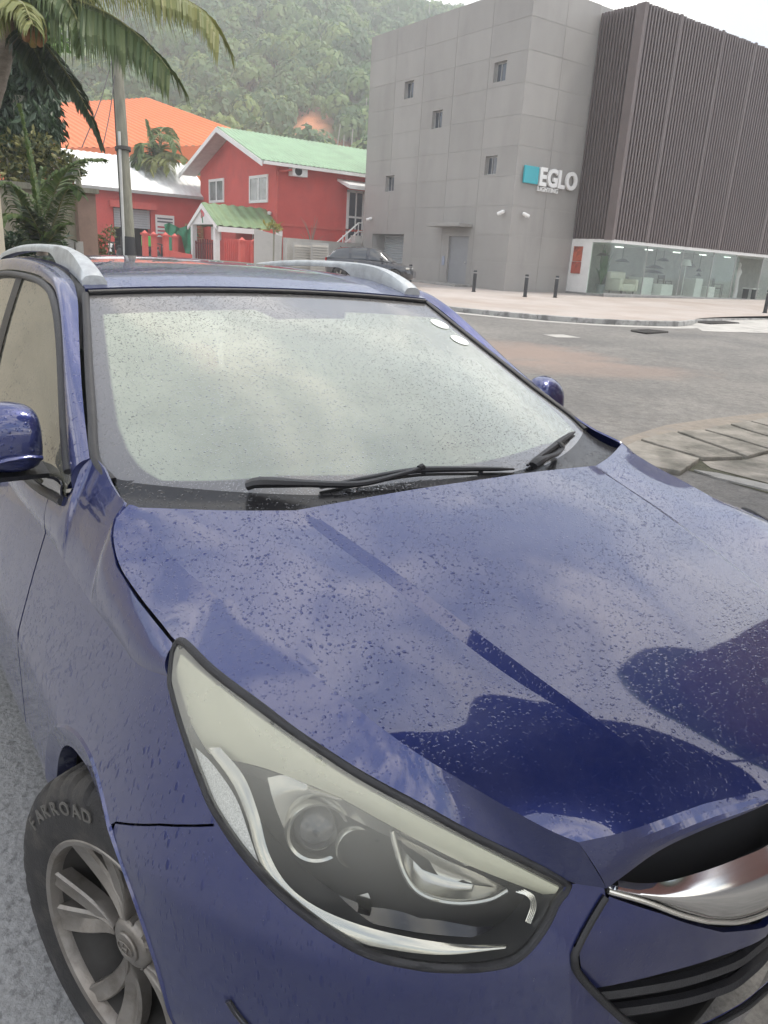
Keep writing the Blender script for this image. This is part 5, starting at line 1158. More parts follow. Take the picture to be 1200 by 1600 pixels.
PB(PO,'roof',M['green2'],lambda m: (roof_slope(m,pmx,pap+.08,PX1+.5,pe-.12,PY0-.15,HY-.1,7,.05), roof_slope(m,pmx,pap+.08,PX0-.5,pe-.12,PY0-.15,HY-.1,7,.05)))
PB(PO,'fascia',M['white'],lambda m: m.box((PX1+.42,PY0-.1,pe-.38),(PX1+.5,HY-.1,pe-.14)))
# flower motif and small lettering on the gable
for (dx,dz,c_,r_) in ((-.05,.55,(.6,.08,.10),.16),(.10,.42,(.65,.15,.18),.12),(-.12,.34,(.5,.1,.15),.1)):
    PB(PO,'flower_motif',mat('flower_red',c_,.5),lambda m: m.lathe([(.001,.02),(r_,.015),(r_,0)],(pmx+dx,PY0-.085,pe+dz),(0,-1,0),9))
PB(PO,'flower_stem',mat('stem_green',(.05,.2,.1),.5),lambda m: m.tube(np.array([(pmx+.02,PY0-.09,pe+.02),(pmx-.02,PY0-.09,pe+.3),(pmx-.05,PY0-.09,pe+.5)]),.03,5))
PB(PO,'wall_box',M['white'],lambda m: m.box((pmx-.35,PY0+.5,pe-.75),(pmx+.25,PY0+.8,pe-.12)))
PB(PO,'inner_wall',M['red'],lambda m: m.box((PX0+.2,HY-1.2,.5),(PX1+1.6,HY-1.05,pe-.1)))
PB(PO,'notice',M['sign'],lambda m: (m.box((PX1+.5,HY-1.24,1.5),(PX1+.95,HY-1.21,2.35))))
PB(PO,'side_window',M['white'],lambda m: m.box((PX1-.55,HY-1.28,1.0),(PX1+.02,HY-1.22,2.75))); PB(PO,'window_pane',M['hpane'],lambda m: (m.box((PX1-.45,HY-1.30,1.2),(PX1-.08,HY-1.29,1.85)), m.box((PX1-.45,HY-1.30,1.95),(PX1-.08,HY-1.29,2.6))))
GT = simple('metal_gate','dark red barred metal gate between the white porch posts','gate',(pmx,PY0,.7))
for i in range(9):
    x_ = PX0+.25+(PX1-PX0-.5)*i/8; PB(GT,'bar',mat('gate_red',(.17,.03,.03),.6) if i == 0 else bpy.data.materials['gate_red'],lambda m: m.box((x_-.045,PY0+.0,.6),(x_+.045,PY0+.05,2.0+.10*math.sin(i*math.pi/8))))
for z_ in (.8,1.85): PB(GT,'rail',bpy.data.materials['gate_red'],lambda m: m.box((PX0+.14,PY0+.051,z_),(PX1-.14,PY0+.09,z_+.07)))
# fence posts and low wall
gp_lbl = ['red gate post just right of the utility pole','red gate post second to the right of the utility pole','red fence post left of the green tarpaulin','red fence post in front of the green tarpaulin','red fence post right of the porch, left of a pair','red fence post beside the grey boundary wall']
for (u,D,lb,v) in ((226,37.5,gp_lbl[0],361),(240,40,gp_lbl[1],363),(258.5,37.5,gp_lbl[2],364),(273,40.5,gp_lbl[3],366),(378,36.5,gp_lbl[4],372),(397.5,36.5,gp_lbl[5],374)):
    p = far(u,v,D); g0 = float(gz(*p[:2])); s_ = .115
    t = simple('fence_post',lb,'post',(p[0],p[1],g0),'red fence posts along the street')
    PB(t,'shaft',M['redpost'],lambda m: m.box((p[0]-s_,p[1]-s_,g0-.1),(p[0]+s_,p[1]+s_,p[2]-.16)))
    PB(t,'cap',M['redpost'],lambda m: (m.box((p[0]-s_-.05,p[1]-s_-.05,p[2]-.159),(p[0]+s_+.05,p[1]+s_+.05,p[2]-.08)), m.add([(p[0]-s_,p[1]-s_,p[2]-.08),(p[0]+s_,p[1]-s_,p[2]-.08),(p[0]+s_,p[1]+s_,p[2]-.08),(p[0]-s_,p[1]+s_,p[2]-.08),(p[0],p[1],p[2]+.05)],[(0,1,4),(1,2,4),(2,3,4),(3,0,4)])))
a_, b_ = far(262,395,37.5), far(300,402,37.5); t = simple('low_wall','low red wall between the fence post and the porch','wall',((a_+b_)/2)); PB(t,'coping',M['redpost'],lambda m: (m.add([a_+[0,0,z_] for z_ in (-1,.12)]+[b_+[0,0,z_] for z_ in (.12,-1)]+[a_+np.array([-.2,.1,z_]) for z_ in (-1,.12)]+[b_+np.array([-.2,.1,z_]) for z_ in (.12,-1)],[(0,1,2,3),(4,5,6,7),(1,2,6,5)])))
a_, b_ = far(352,350,38.5), far(412,352,36.8)
t = simple('railing_fence','dark red railing fence between the porch and the grey boundary wall','fence',(a_+b_)/2)
for i in range(20):
    f_ = i/19; c_ = a_*(1-f_)+b_*f_; g0 = float(gz(*c_[:2])); PB(t,'railing',M['red'],lambda m: m.box((c_[0]-.05,c_[1]-.05,g0),(c_[0]+.05,c_[1]+.05,g0+1.5)))
# grey boundary wall with louvred doors
M['gwall'] = mat('grey_boundary_wall',(.42,.41,.385),.75,var=.06,scale=.8,dirt=(.3,.29,.27),dscale=.7,dpos=(.5,.8))
wa, wb, wc = far(397,357,36.2), far(440,369,36.2), at(568,380,y=22.4)
GWt = simple('boundary_wall','pale grey rendered boundary wall with louvred doors beside the red house','wall',(wa[0],wa[1],.7))
W0 = np.array([wa[0],wa[1]]); W1 = np.array([wb[0],wb[1]]); W2 = np.array([-34.5, 22.3]); th_ = np.array([-.2,.2])
def wallseg(m, A, Bq, z0, za, zb_, t=.22):
    d = (Bq-A)/np.linalg.norm(Bq-A); n_ = np.array([-d[1],d[0]])*t
    m.add([(*A,z0),(*Bq,z0),(*Bq,zb_),(*A,za),(*(A+n_),z0),(*(Bq+n_),z0),(*(Bq+n_),zb_),(*(A+n_),za)],[(0,1,2,3),(4,5,6,7),(2,3,7,6),(0,3,7,4),(1,2,6,5)])
PB(GWt,'end_panel',M['gwall'],lambda m: wallseg(m,W0,W1,.4,wa[2],wb[2]))
PB(GWt,'long_panel',M['gwall'],lambda m: wallseg(m,W1+[.15,.2],W2,.4,wb[2]-.05,2.35))
PB(GWt,'end_pier',M['gwall'],lambda m: m.box((-34.9,21.55,.4),(-34.45,21.98,2.75)))
def louvre(u0,u1,nm):
    A = far(u0,380,36.0); Bq = far(u1,383,36.3); A2, B2 = A[:2], Bq[:2]; zt_ = min(A[2],Bq[2]); zb_ = .75
    m_ = MB(); d = (B2-A2)/np.linalg.norm(B2-A2); n_ = np.array([d[1],-d[0]]); n_ = n_ if n_@(CAM_P[:2]-A2) > 0 else -n_
    for i in range(12):
        z_ = zb_+(zt_-zb_)*i/12; a1 = A2+n_*.06; b1 = B2+n_*.06; a0_ = A2+n_*.015; b0_ = B2+n_*.015
        m_.add([(*a1,z_),(*b1,z_),(*b0_,z_+.10),(*a0_,z_+.10)],[(0,1,2,3)])
    o = m_.obj('louvre_door',mat('louvre_beige',(.36,.34,.30),.6) if nm else bpy.data.materials['louvre_beige'],GWt,None,origin=np.array(GWt.location))
    f_ = MB(); f_.add([(*(A2-d*.06+n_*.02),zb_-.1),(*(B2+d*.06+n_*.02),zb_-.1),(*(B2+d*.06+n_*.02),zt_+.08),(*(A2-d*.06+n_*.02),zt_+.08)],[(0,1,2,3)]); f_.obj('door_frame',M['gwall'],o,origin=np.array(GWt.location))
louvre(460,486,1); louvre(488,512,0)
# red shed with white roof
DX = -46.89; SXd = DX+.0; ez = 4.72
S_ = simple('red_shed','low red workshop with white sheet roof and half open grey roller shutter','shed',(DX,14,.8))
PB(S_,'wall',M['red'],lambda m: ([m.box((DX-.2,c,a_),(DX,d,b_)) for c,d,a_,b_ in [(r[0],r[1],r[2],r[3]) for r in face_rects(11.1,18.6,.3,ez+.05,[(12.75,14.95,.0,3.62)])]], m.add([(DX,11.1,.3),(DX-7,11.1,.3),(DX-7,11.1,ez),(DX-3.5,11.1,ez+1.9),(DX,11.1,ez)],[(0,1,2,3,4)]), m.box((DX-7,11.2,.3),(DX-6.8,18.6,ez))))
PB(S_,'roof',mat('white_sheet_roof',(.74,.75,.74),.5,var=.06,scale=1),lambda m: (roof_slope(m,DX-3.5,ez+2.02,DX+.45,ez-.12,10.6,18.7,22,.03), roof_slope(m,DX-3.5,ez+2.02,DX-7.4,ez-.12,10.6,18.7,22,.03)))
PB(S_,'gutter',M['frame'],lambda m: m.box((DX+.40,10.7,ez-.27),(DX+.52,18.6,ez-.10)))
PB(S_,'fascia_beam',M['redpost'],lambda m: m.box((DX+.002,12.5,3.62),(DX+.35,15.2,3.98)))
PB(S_,'shutter',M['shutter'],lambda m: [m.box((DX-.1,12.8,2.55+i*.13),(DX-.06+.02*(i%2),14.9,2.67+i*.13)) for i in range(8)])
PB(S_,'dark_bay',M['dark'],lambda m: m.box((DX-1.2,12.6,.3),(DX-1.1,15.1,3.7)))
PB(S_,'low_base',M['redpost'],lambda m: m.box((DX+.0,11.1,.3),(DX+.4,12.7,1.25)))
PB(S_,'gable_window',M['white'],lambda m: m.box((DX-2.2,11.02,2.9),(DX-1.3,11.08,4.1)))
sg_ = simple('shop_sign','white notice board with red and grey lines on the red shed','sign',(DX+.1,15.6,2.8))
PB(sg_,'board',M['white'],lambda m: m.box((DX+.05,15.2,2.15),(DX+.11,16.35,3.4)))
for i,(z_,c_) in enumerate(((3.2,(.12,.12,.14)),(3.02,(.12,.12,.14)),(2.72,(.5,.06,.08)),(2.5,(.5,.06,.08)),(2.3,(.5,.06,.08)))): PB(sg_,'print_line',mat('print%d'%i,c_,.6),lambda m: m.box((DX+.112,15.3,z_-.05),(DX+.118,16.25,z_+.04)))
gt_ = simple('green_tarpaulin','crumpled green tarpaulin hung beside the notice board of the red shed','tarpaulin',(DX+.6,16.3,2.0))
def tarp(m):
    rows = []
    for i in range(14):
        rows.append([]); y_ = 15.5+2.1*i/13
        for j in range(9):
            z_ = 2.85-1.7*j/8*(.6+.4*math.sin(i*.9)); rows[-1].append((DX+.7+.12*math.sin(i*1.7+j*.5)+.1*j/8, y_, z_+.12*math.sin(i*.8)))
    m.grid(rows)
PB(gt_,'sheet',mat('green_tarp',(.03,.26,.13),.5,var=.2,scale=2),tarp,60)
for k,(z0_,c_) in enumerate(((.95,(.20,.18,.16)),(2.0,(.42,.27,.14)))):
    cr_ = simple('pallet_stack','%s against the red shed beside the porch' % ('weathered grey wooden slatted pallet leaning' if k == 0 else 'newer orange brown wooden slatted pallet propped'),'pallet',(DX+.8,17.4,z0_)); mt = mat('pallet_wood%d'%k,c_,.8,var=.25,scale=4)
    for i in range(7): PB(cr_,'slat',mt,lambda m: m.box((DX+.55,16.85,z0_+i*.15),(DX+.62,18.0,z0_+.10+i*.15)))
    for y_ in (16.9,17.4,17.9): PB(cr_,'bearer',mt,lambda m: m.box((DX+.45,y_,z0_-.02),(DX+.54,y_+.1,z0_+1.02)))
def scooter(loc, rz, box, label):
    t = thing('parked_scooter', label, 'motorbike', tuple(loc), rz)
    for x_ in (-.6,.62): m_ = MB(); m_.lathe([(.12,-.05),(.26,-.05),(.28,0),(.26,.05),(.12,.05)],(x_,0,.28),(0,1,0),20); m_.lathe([(.12,-.03),(.001,-.03)],(x_,0,.28),(0,1,0),12); m_.obj('wheel',M['rubber'],t,40)
    m_ = MB(); m_.tube(curve([(-.75,0,.55),(-.5,0,.72),(-.1,0,.62),(.1,0,.36),(.35,0,.36),(.5,0,.75),(.45,0,.98)],24),np.interp(np.linspace(0,1,24),[0,.2,.45,.6,.75,.9,1],[.08,.17,.16,.10,.10,.14,.08]),10); m_.obj('body',M['black'],t,60)
    m_ = MB(); m_.tube(curve([(.40,.0,.95),(.55,0,.75),(.60,0,.5),(.62,0,.28)],10),.055,8); m_.obj('front_fork',M['white'],t,60)
    m_ = MB(); m_.tube(np.array([(.40,-.33,1.02),(.44,0,.98),(.40,.33,1.02)]),.025,6); m_.obj('handlebar',M['black'],t,40)
    m_ = MB(); m_.box((-.62,-.14,.76),(.0,.14,.86)); bevel(m_.obj('seat',M['black'],t),.04)
    m_ = MB(); m_.box((.5,-.1,.72),(.66,.1,.92)); bevel(m_.obj('front_panel',M['white'],t),.04)
    if box: m_ = MB(); m_.box((-.95,-.26,.86),(-.42,.26,1.36)); bevel(m_.obj('delivery_box',mat('green_box',(.07,.42,.08),.4),t),.03)
p = far(246,402,41.5); scooter((p[0],p[1],float(gz(*p[:2]))),rad(20),True,'parked scooter with a bright green delivery box between the red posts')
p = far(187,400,40); scooter((p[0],p[1],float(gz(*p[:2]))),rad(-60),False,'dark scooter parked behind the foot of the utility pole')

# orange warehouse
M['orange'] = mat('orange_sheet',(.70,.165,.045),.55,var=.05,scale=.3,spec=.4)
r0, r1, e0, e1 = far(100,161,78), far(232,153,78), far(88,232,66), far(432,226,66)
OW = simple('warehouse','big bright orange warehouse roof behind the low white roofed shed','warehouse',(r1[0],r1[1],5))
dirr = (r1-r0)/np.linalg.norm(r1-r0); r0x = r0-dirr*40; e0x = e0-(e1-e0)/np.linalg.norm(e1-e0)*45; zr = r1[2]
def ribbed(m, A0, A1, B0, B1, n):
    nn_ = n*4+1
    up = np.array([0,0,.06]); m.grid([[ (a*(1-f)+b*f)+(up if i%4 in (1,2) else 0) for i,f in enumerate(np.linspace(0,1,nn_))] for a,b in ((A0,A1),(B0,B1))])
PB(OW,'roof',M['orange'],lambda m: (ribbed(m,r0x,r1,e0x,e1,110), m.add([r1,e1,e1*2-e1+np.array([-45,30,0]),r1+np.array([-45,30,0])],[(0,1,2,3)]), m.quad(r0x,r1,r1+np.array([-45,30,-9]),r0x+np.array([-45,30,-9]))))
PB(OW,'wall',M['orange'],lambda m: (m.quad(e0x,e1,[e1[0],e1[1],0],[e0x[0],e0x[1],0]), m.quad(e1,[e1[0]-45,e1[1]+30,e1[2]],[e1[0]-45,e1[1]+30,0],[e1[0],e1[1],0])))

# utility pole
pb, ptp = far(206,430,20), far(181,57,20.6); g0 = float(gz(*pb[:2])); pb = np.array([pb[0],pb[1],g0]) + (pb-np.array([pb[0],pb[1],g0]))*0
dpp = (ptp-far(203,403,20)); dpp /= dpp[2]; foot = ptp-dpp*(ptp[2]-g0)
UP = simple('utility_pole','weathered grey wooden utility pole with a pale conduit and hanging cables','pole',foot)
M['pole'] = mat('weathered_pole',(.21,.205,.16),.85,var=.25,scale=6,stretch=(2,2,.25),bump=.4,bscale=20)
PB(UP,'shaft',M['pole'],lambda m: m.tube(np.array([foot-dpp*.3,foot,ptp]),[.165,.16,.115],14),60)
sdv = np.array([-RIGHT[0],-RIGHT[1],0])
PB(UP,'conduit',mat('pale_conduit',(.5,.5,.48),.5),lambda m: m.tube(np.array([foot+sdv*.10+[.16*-HEAD[0],.16*-HEAD[1],0],foot*.35+ptp*.65+sdv*.02+[.14*-HEAD[0],.14*-HEAD[1],0]]),.035,8),50)
PB(UP,'black_cable',M['black'],lambda m: m.tube(curve([foot+sdv*.17,foot*.6+ptp*.4+sdv*.15,foot*.35+ptp*.65+sdv*.14,ptp+sdv*.12],20),.022,6),50)
PB(UP,'base_wrap',M['black'],lambda m: m.tube(np.array([foot+dpp*.0+sdv*.06,foot+dpp*1.5+sdv*.02]),[.24,.175],12),50)
PB(UP,'bracket',M['grate'],lambda m: m.lathe([(.16,0),(.19,.01),(.19,.09),(.16,.1)],foot*.42+ptp*.58,dpp,14),50)
for k,(u0,v0,D0,u1,v1,D1) in enumerate(((180,75,20.6,128,230,17),(182,98,20.6,160,232,19),(181,70,20.6,-60,-40,12))):
    a_, b_ = far(u0,v0,D0), far(u1,v1,D1); md_ = (a_+b_)/2-[0,0,.15+.2*(k==2)]
    PB(UP,'cable',M['black'],lambda m: m.tube(curve([a_,md_,b_],18),.012,5),50)

# cream pillar and garden wall on the left
c0 = at(11,420,x=-7.0); CRM = simple('cream_wall','cream rendered wall end at the far left edge','wall',(c0[0],c0[1],0))
M['cream_wall'] = mat('cream_render',(.56,.50,.38),.8,var=.06,scale=1.2,dirt=(.38,.34,.26),dscale=1.5,dpos=(.5,.8))
PB(CRM,'pier',M['cream_wall'],lambda m: m.box((-7.35,c0[1]-.45,0),(-7.0,c0[1],3.0))); PB(CRM,'wall_panel',M['cream_wall'],lambda m: m.box((-7.28,-9.5,0),(-7.06,c0[1]-.451,2.9)))
PB(CRM,'coping',M['concrete'],lambda m: m.box((-7.36,-9.5,2.9),(-6.98,c0[1]-.451,3.0)))
gwx = -13.6; a_, b_ = at(12,290,x=gwx), at(120,303,x=gwx)
GW2 = simple('garden_wall','stained beige garden wall behind the young palm','wall',(gwx,a_[1],.2)); 
M['gw2'] = mat('stained_beige',(.36,.33,.25),.85,var=.12,scale=2,dirt=(.17,.155,.12),dscale=1.3,dpos=(.42,.7),bump=.2,bscale=20)
PB(GW2,'panel',M['gw2'],lambda m: m.box((gwx-.2,a_[1]-8,0),(gwx,b_[1],b_[2]))); PB(GW2,'coping',M['pole'],lambda m: m.box((gwx-.26,a_[1]-8,b_[2]+.002),(gwx+.06,b_[1],b_[2]+.10)))
q0_, q1_ = at(119,303,x=gwx+.2), at(149,303,x=gwx+.2)
GP = simple('gate_pier','brown rendered gate pier at the end of the beige garden wall','pillar',(gwx,q0_[1],.2)); M['pier'] = mat('brown_pier',(.28,.19,.15),.85,var=.12,scale=3,dirt=(.16,.12,.1),dscale=2)
PB(GP,'shaft',M['pier'],lambda m: m.box((gwx-.2,q0_[1]+.01,0),(gwx+.2,q1_[1],q1_[2]))); PB(GP,'cap',M['pole'],lambda m: m.box((gwx-.26,q0_[1]-.04,q1_[2]+.002),(gwx+.26,q1_[1]+.05,q1_[2]+.08)))
PB(GP,'pole_stub',M['pole'],lambda m: m.tube(np.array([(gwx,(q0_[1]+q1_[1])/2-.05,q1_[2]),(gwx,(q0_[1]+q1_[1])/2-.09,q1_[2]+.55)]),.05,8))
q_ = onground(105,470); wbk = simple('concrete_block','pair of pale concrete blocks at the foot of the garden wall','block',(gwx+.8,q0_[1]-.2,.2)); zt_ = at(105,374,x=gwx+.8)[2]
yb0, yb1 = at(90,374,x=gwx+.8)[1], at(126,374,x=gwx+.8)[1]
PB(wbk,'block',M['gutter'],lambda m: m.box((gwx+.6,yb0,0),(gwx+.95,(yb0+yb1)/2+.03,zt_))); PB(wbk,'block',M['gutter'],lambda m: m.box((gwx+.6,(yb0+yb1)/2+.06,0),(gwx+.95,yb1,zt_-.02)))

# ================================================================== plants
def leafmat(name, c, c2, rough=.55, trans=.25):
    mt, n, l, p = new_mat(name); oi_ = nd(n,'NewGeometry'); mxx = nd(n,'MixRGB'); mxx.inputs[1].default_value = (*c,1); mxx.inputs[2].default_value = (*c2,1); l.new(oi_.outputs['Random Per Island'], mxx.inputs[0])
    l.new(mxx.outputs[0], p.inputs['Base Color']); p.inputs['Roughness'].default_value = rough
    tl_ = nd(n,'BsdfTranslucent'); l.new(mxx.outputs[0], tl_.inputs[0]); ms = nd(n,'MixShader'); ms.inputs[0].default_value = trans; l.new(p.outputs[0], ms.inputs[1]); l.new(tl_.outputs[0], ms.inputs[2]); l.new(ms.outputs[0], n['Material Output'].inputs[0]); return mt
M['palm'] = leafmat('palm_leaf',(.055,.095,.03),(.12,.155,.05)); M['palmy'] = leafmat('palm_leaf_yellow',(.15,.18,.055),(.24,.24,.08)); M['palmd'] = leafmat('palm_leaf_dark',(.035,.06,.03),(.075,.10,.05)); M['palmg'] = leafmat('young_palm_leaf',(.07,.13,.035),(.15,.20,.06))
M['rachis'] = mat('palm_rachis',(.22,.22,.09),.5,var=.2)
def frond(parent, pts, L, n=70, mt='palm', droop=.6, dw=.05, start=.12, thick=.028, vup=(0,0,1.)):
    c = curve(pts, n+12); o = np.array(parent.location); m_ = MB(); m_.tube(c, np.linspace(thick,.006,len(c)), 5)
    T = np.gradient(c,axis=0); T /= np.linalg.norm(T,axis=1)[:,None]; m2 = MB()
    for i in range(int(len(c)*start), len(c)-1):
        f = (i/len(c)-start)/(1-start); ln = L*(.55+.45*math.sin(math.pi*min(1,f*1.15+.18)))*(1-.35*f**3)*random.uniform(.85,1.1)
        side = np.cross(T[i], vup); side /= np.linalg.norm(side)+1e-6; up_ = np.cross(side,T[i])
        for s in (1,-1):
            d = side*s*.78 + T[i]*(.45+.35*f) + up_*.12; d /= np.linalg.norm(d); ln2 = ln*random.uniform(.88,1.05)
            P0 = c[i]; P1 = P0+d*ln2*.42+np.array([0,0,-droop*ln2*.10]); P2 = P0+d*ln2*.78+np.array([0,0,-droop*ln2*.42]); P3 = P0+d*ln2*.92+np.array([0,0,-droop*ln2*.85])
            wv = np.cross(d,[0,0,1.]); wv /= np.linalg.norm(wv)+1e-6; wv = wv*.75+up_*.5*random.uniform(-1,1); k = dw*random.uniform(.8,1.15)
            m2.add([P0-wv*k*.3,P0+wv*k*.3,P1-wv*k*.5,P1+wv*k*.5,P2-wv*k*.42,P2+wv*k*.42,P3],[(0,1,3,2),(2,3,5,4),(4,5,6)])
    fo = m2.obj('frond', M[mt], parent, None, origin=o); m_.obj('midrib', M['rachis'], fo, 60, origin=o); return fo
def FP(L): return [far(*p) for p in L]
D0 = 11.0
tp = FP([(-75,330,D0),(-18,160,D0),(6,75,D0),(24,25,D0)]); g0 = float(gz(*tp[0][:2])); ft = tp[0]+(tp[0]-tp[1])/(tp[0][2]-tp[1][2])*(g0-tp[0][2])
CP = simple('coconut_palm','leaning coconut palm at the upper left with orange coconuts and drooping fronds','palm tree',ft)
M['trunk'] = mat('palm_trunk',(.25,.215,.18),.85,var=.2,scale=5,stretch=(1,1,4),bump=.6,bscale=14,dirt=(.13,.11,.09),dscale=4)
def trunk(m, pts, r0_, r1_, n=60):
    c = curve(pts,n); m.tube(c, [ (r0_+(r1_-r0_)*i/(n-1))*(1.05 if i%3==0 else 1) for i in range(n)], 14)
PB(CP,'trunk',M['trunk'],lambda m: trunk(m,[ft]+tp,.19,.125),60)
PB(CP,'crown_base',mat('fibre_brown',(.14,.10,.06),.9,var=.3,scale=20,bump=.6),lambda m: m.lathe([(.12,-.35),(.2,-.1),(.2,.15),(.12,.4),(.02,.6)],tp[-1],(0,.1,1),12),60)
for pts,L,mt,dr,n_ in (
  ([(28,22,D0),(75,-6,10.7),(140,8,10.4),(200,42,10.2),(245,85,10.0),(266,112,9.9)],.80,'palm',1.25,100),
  ([(30,10,D0),(110,-55,10.7),(200,-50,10.4),(270,-12,10.2),(318,18,10.0),(342,52,9.9)],.74,'palmy',1.2,95),
  ([(32,35,D0),(70,70,10.9),(110,125,10.7),(140,180,10.6),(158,226,10.6)],.30,'palmd',.8,60),
  ([(28,40,D0),(45,62,10.8),(62,95,10.7),(75,132,10.6)],.42,'palmd',.7,50),
  ([(30,22,D0),(60,-20,10.5),(95,-10,10.2),(120,30,10.0),(132,75,9.9)],.45,'palm',.9,60),
  ([(26,15,D0),(0,-10,10.6),(-30,0,10.2),(-55,40,9.9),(-70,90,9.7)],.55,'palmy',.9,70),
  ([(28,20,D0),(45,-30,11.3),(80,-60,11.8),(120,-40,12.2),(150,5,12.5)],.5,'palm',.9,70),
  ([(26,20,D0),(10,-40,11.2),(-20,-70,11.6),(-60,-60,12)],.55,'palm',.9,60),
  ([(26,20,D0),(40,-60,11),(60,-130,10.8),(110,-170,10.6)],.55,'palm',.8,60),
  ([(28,18,D0),(18,2,10.5),(35,5,9.9),(52,40,9.5)],.45,'palmy',.9,45)):
    frond(CP, FP(pts), L, n_, mt, dr)
for i,(u,v) in enumerate(((44,45),(52,42),(58,36),(64,33),(50,55),(57,50),(64,46),(67,40),(60,60),(66,56),(51,61),(42,52))):
    p = far(u,v+2,D0-.35-.06*(i%3)); PB(CP,'coconut',mat('coconut%d'%i,((.36,.17,.05),(.33,.22,.06),(.30,.14,.05))[i%3],.5,var=.15),lambda m: m.lathe([(.001,-.085),(.035,-.075),(.058,-.02),(.055,.03),(.03,.075),(.001,.085)],p,(random.uniform(-.4,.4),random.uniform(-.4,.4),1),12),60)
def leaves(m, cen, rad3, n, size, droop=0.0, shell_=.55, asp=.45):
    for i in range(n):
        d = rng.normal(size=3); d /= np.linalg.norm(d); r = (shell_+(1-shell_)*rng.random())
        p = cen+d*r*np.array(rad3); a = rng.normal(size=3); a[2] = a[2]*.5-droop; a /= np.linalg.norm(a); b = np.cross(a,rng.normal(size=3)); b /= np.linalg.norm(b)+1e-6
        s = size*rng.uniform(.7,1.25); q = p+a*s*.5+np.cross(a,b)*s*.06; m.add([p,q+b*s*asp*.5,p+a*s,q-b*s*asp*.5],[(0,1,2,3)])
# dark weeping tree
M['darkleaf'] = leafmat('dark_leaf',(.018,.042,.02),(.045,.085,.035),.45,.15)
dc = far(30,150,16.0); gd = float(gz(*dc[:2])); DT = simple('dark_tree','dense dark green tree with drooping leaves behind the coconut palm','tree',(dc[0],dc[1],gd))
PB(DT,'trunk',M['pole'],lambda m: m.tube(np.array([(dc[0],dc[1],gd),dc]),[.2,.12],10),60)
def dcrown(m):
    for (u,v,rx_,rz_,nn_) in ((60,80,.32,.55,420),(30,95,.55,.7,700),(70,135,.32,.7,500),(45,160,.55,.8,800),(5,150,.7,.9,900),(80,185,.22,.5,300),(55,205,.5,.6,600),(10,215,.6,.6,600),(-40,120,.8,1.2,700),(68,50,.22,.45,220)):
        leaves(m, far(u,v,16+random.uniform(-.4,.6)), (rx_,rx_,rz_), nn_, .24, 1.6, .35, .30)
PB(DT,'crown',M['darkleaf'],dcrown)
bg_ = far(78,45,14.5)
VN = simple('vine','light green climbing vine hanging beside the coconuts','vine',bg_); VN.location = tuple(bg_); PB(VN,'foliage',leafmat('vine_leaf',(.10,.20,.05),(.20,.30,.09)),lambda m: (leaves(m,bg_,(.18,.18,.5),170,.15,1.0,.2,.5), leaves(m,far(88,62,14.5),(.15,.15,.25),70,.14,1.0,.2,.5)))
PB(VN,'stem',M['pole'],lambda m: m.tube(np.array([bg_+[0,0,-.6],bg_+[0,0,.5]]),.02,5))
# croton shrub
M['croton'] = leafmat('croton_leaf',(.035,.06,.025),(.19,.18,.05),.45,.2)
cc_ = far(60,270,15.2); CS = simple('croton_shrub','yellow green broad leaved shrub above the beige garden wall','shrub',(cc_[0],cc_[1],float(gz(*cc_[:2]))))
PB(CS,'stem',M['pole'],lambda m: [m.tube(np.array([(cc_[0]+dx*.3,cc_[1]+dx,.2),(cc_[0]+dx*.5,cc_[1]+dx*1.6,cc_[2]+.2)]),.025,6) for dx in (-.3,-.1,.1,.3)])
PB(CS,'foliage',M['croton'],lambda m: [leaves(m,far(u,v,15.2+random.uniform(-.2,.3)),(r_,r_,r_*.8),k_,.13,-.4,.45,.45) for u,v,r_,k_ in ((15,240,.45,330),(60,235,.4,300),(90,255,.42,330),(110,265,.28,200),(40,270,.45,330),(75,290,.35,260),(0,280,.4,230),(-40,250,.5,260),(100,290,.25,140))])
# young palm
D1 = 12.4; yb = far(66,392,D1); gy = float(gz(*yb[:2])); YP = simple('young_palm','young coconut palm with broad arching fronds before the beige garden wall','palm tree',(yb[0],yb[1],gy))
PB(YP,'trunk',M['trunk'],lambda m: m.tube(np.array([(yb[0],yb[1],gy),yb,far(66,370,D1)]),[.09,.085,.06],10),60)
for pts,L,mt,dr,n_,dw in (
  ([(66,385,D1),(58,320,D1),(48,255,D1),(38,200,D1),(30,162,D1)],.16,'palmg',.1,60,.06),
  ([(66,385,D1),(76,330,12.2),(95,280,12),(125,252,11.9),(160,248,11.8)],.42,'palmg',.55,60,.07),
  ([(67,385,D1),(85,345,12.2),(100,305,12),(115,290,11.9),(128,305,11.8)],.36,'palmg',.7,48,.06),
  ([(65,385,D1),(45,345,12.2),(25,300,12),(8,285,11.9),(-12,300,11.8)],.42,'palmg',.6,54,.07),
  ([(65,388,D1),(50,365,12.1),(30,340,11.9),(12,335,11.7),(0,352,11.6)],.34,'palmg',.6,44,.06),
  ([(66,385,D1),(62,330,12.6),(64,290,12.7),(68,262,12.8)],.22,'palmg',.1,44,.07),
  ([(67,388,D1),(80,372,12.1),(95,352,12),(108,348,11.9)],.28,'palmg',.6,36,.06),
  ([(66,388,D1),(60,360,12.0),(45,330,11.7),(40,322,11.5)],.3,'palmd',.5,36,.06),
  ([(66,390,D1),(56,378,12.0),(40,375,11.8),(25,385,11.7)],.3,'palmd',.5,36,.06)):
    frond(YP, FP(pts), L, n_, mt, dr, dw, .2, .02)
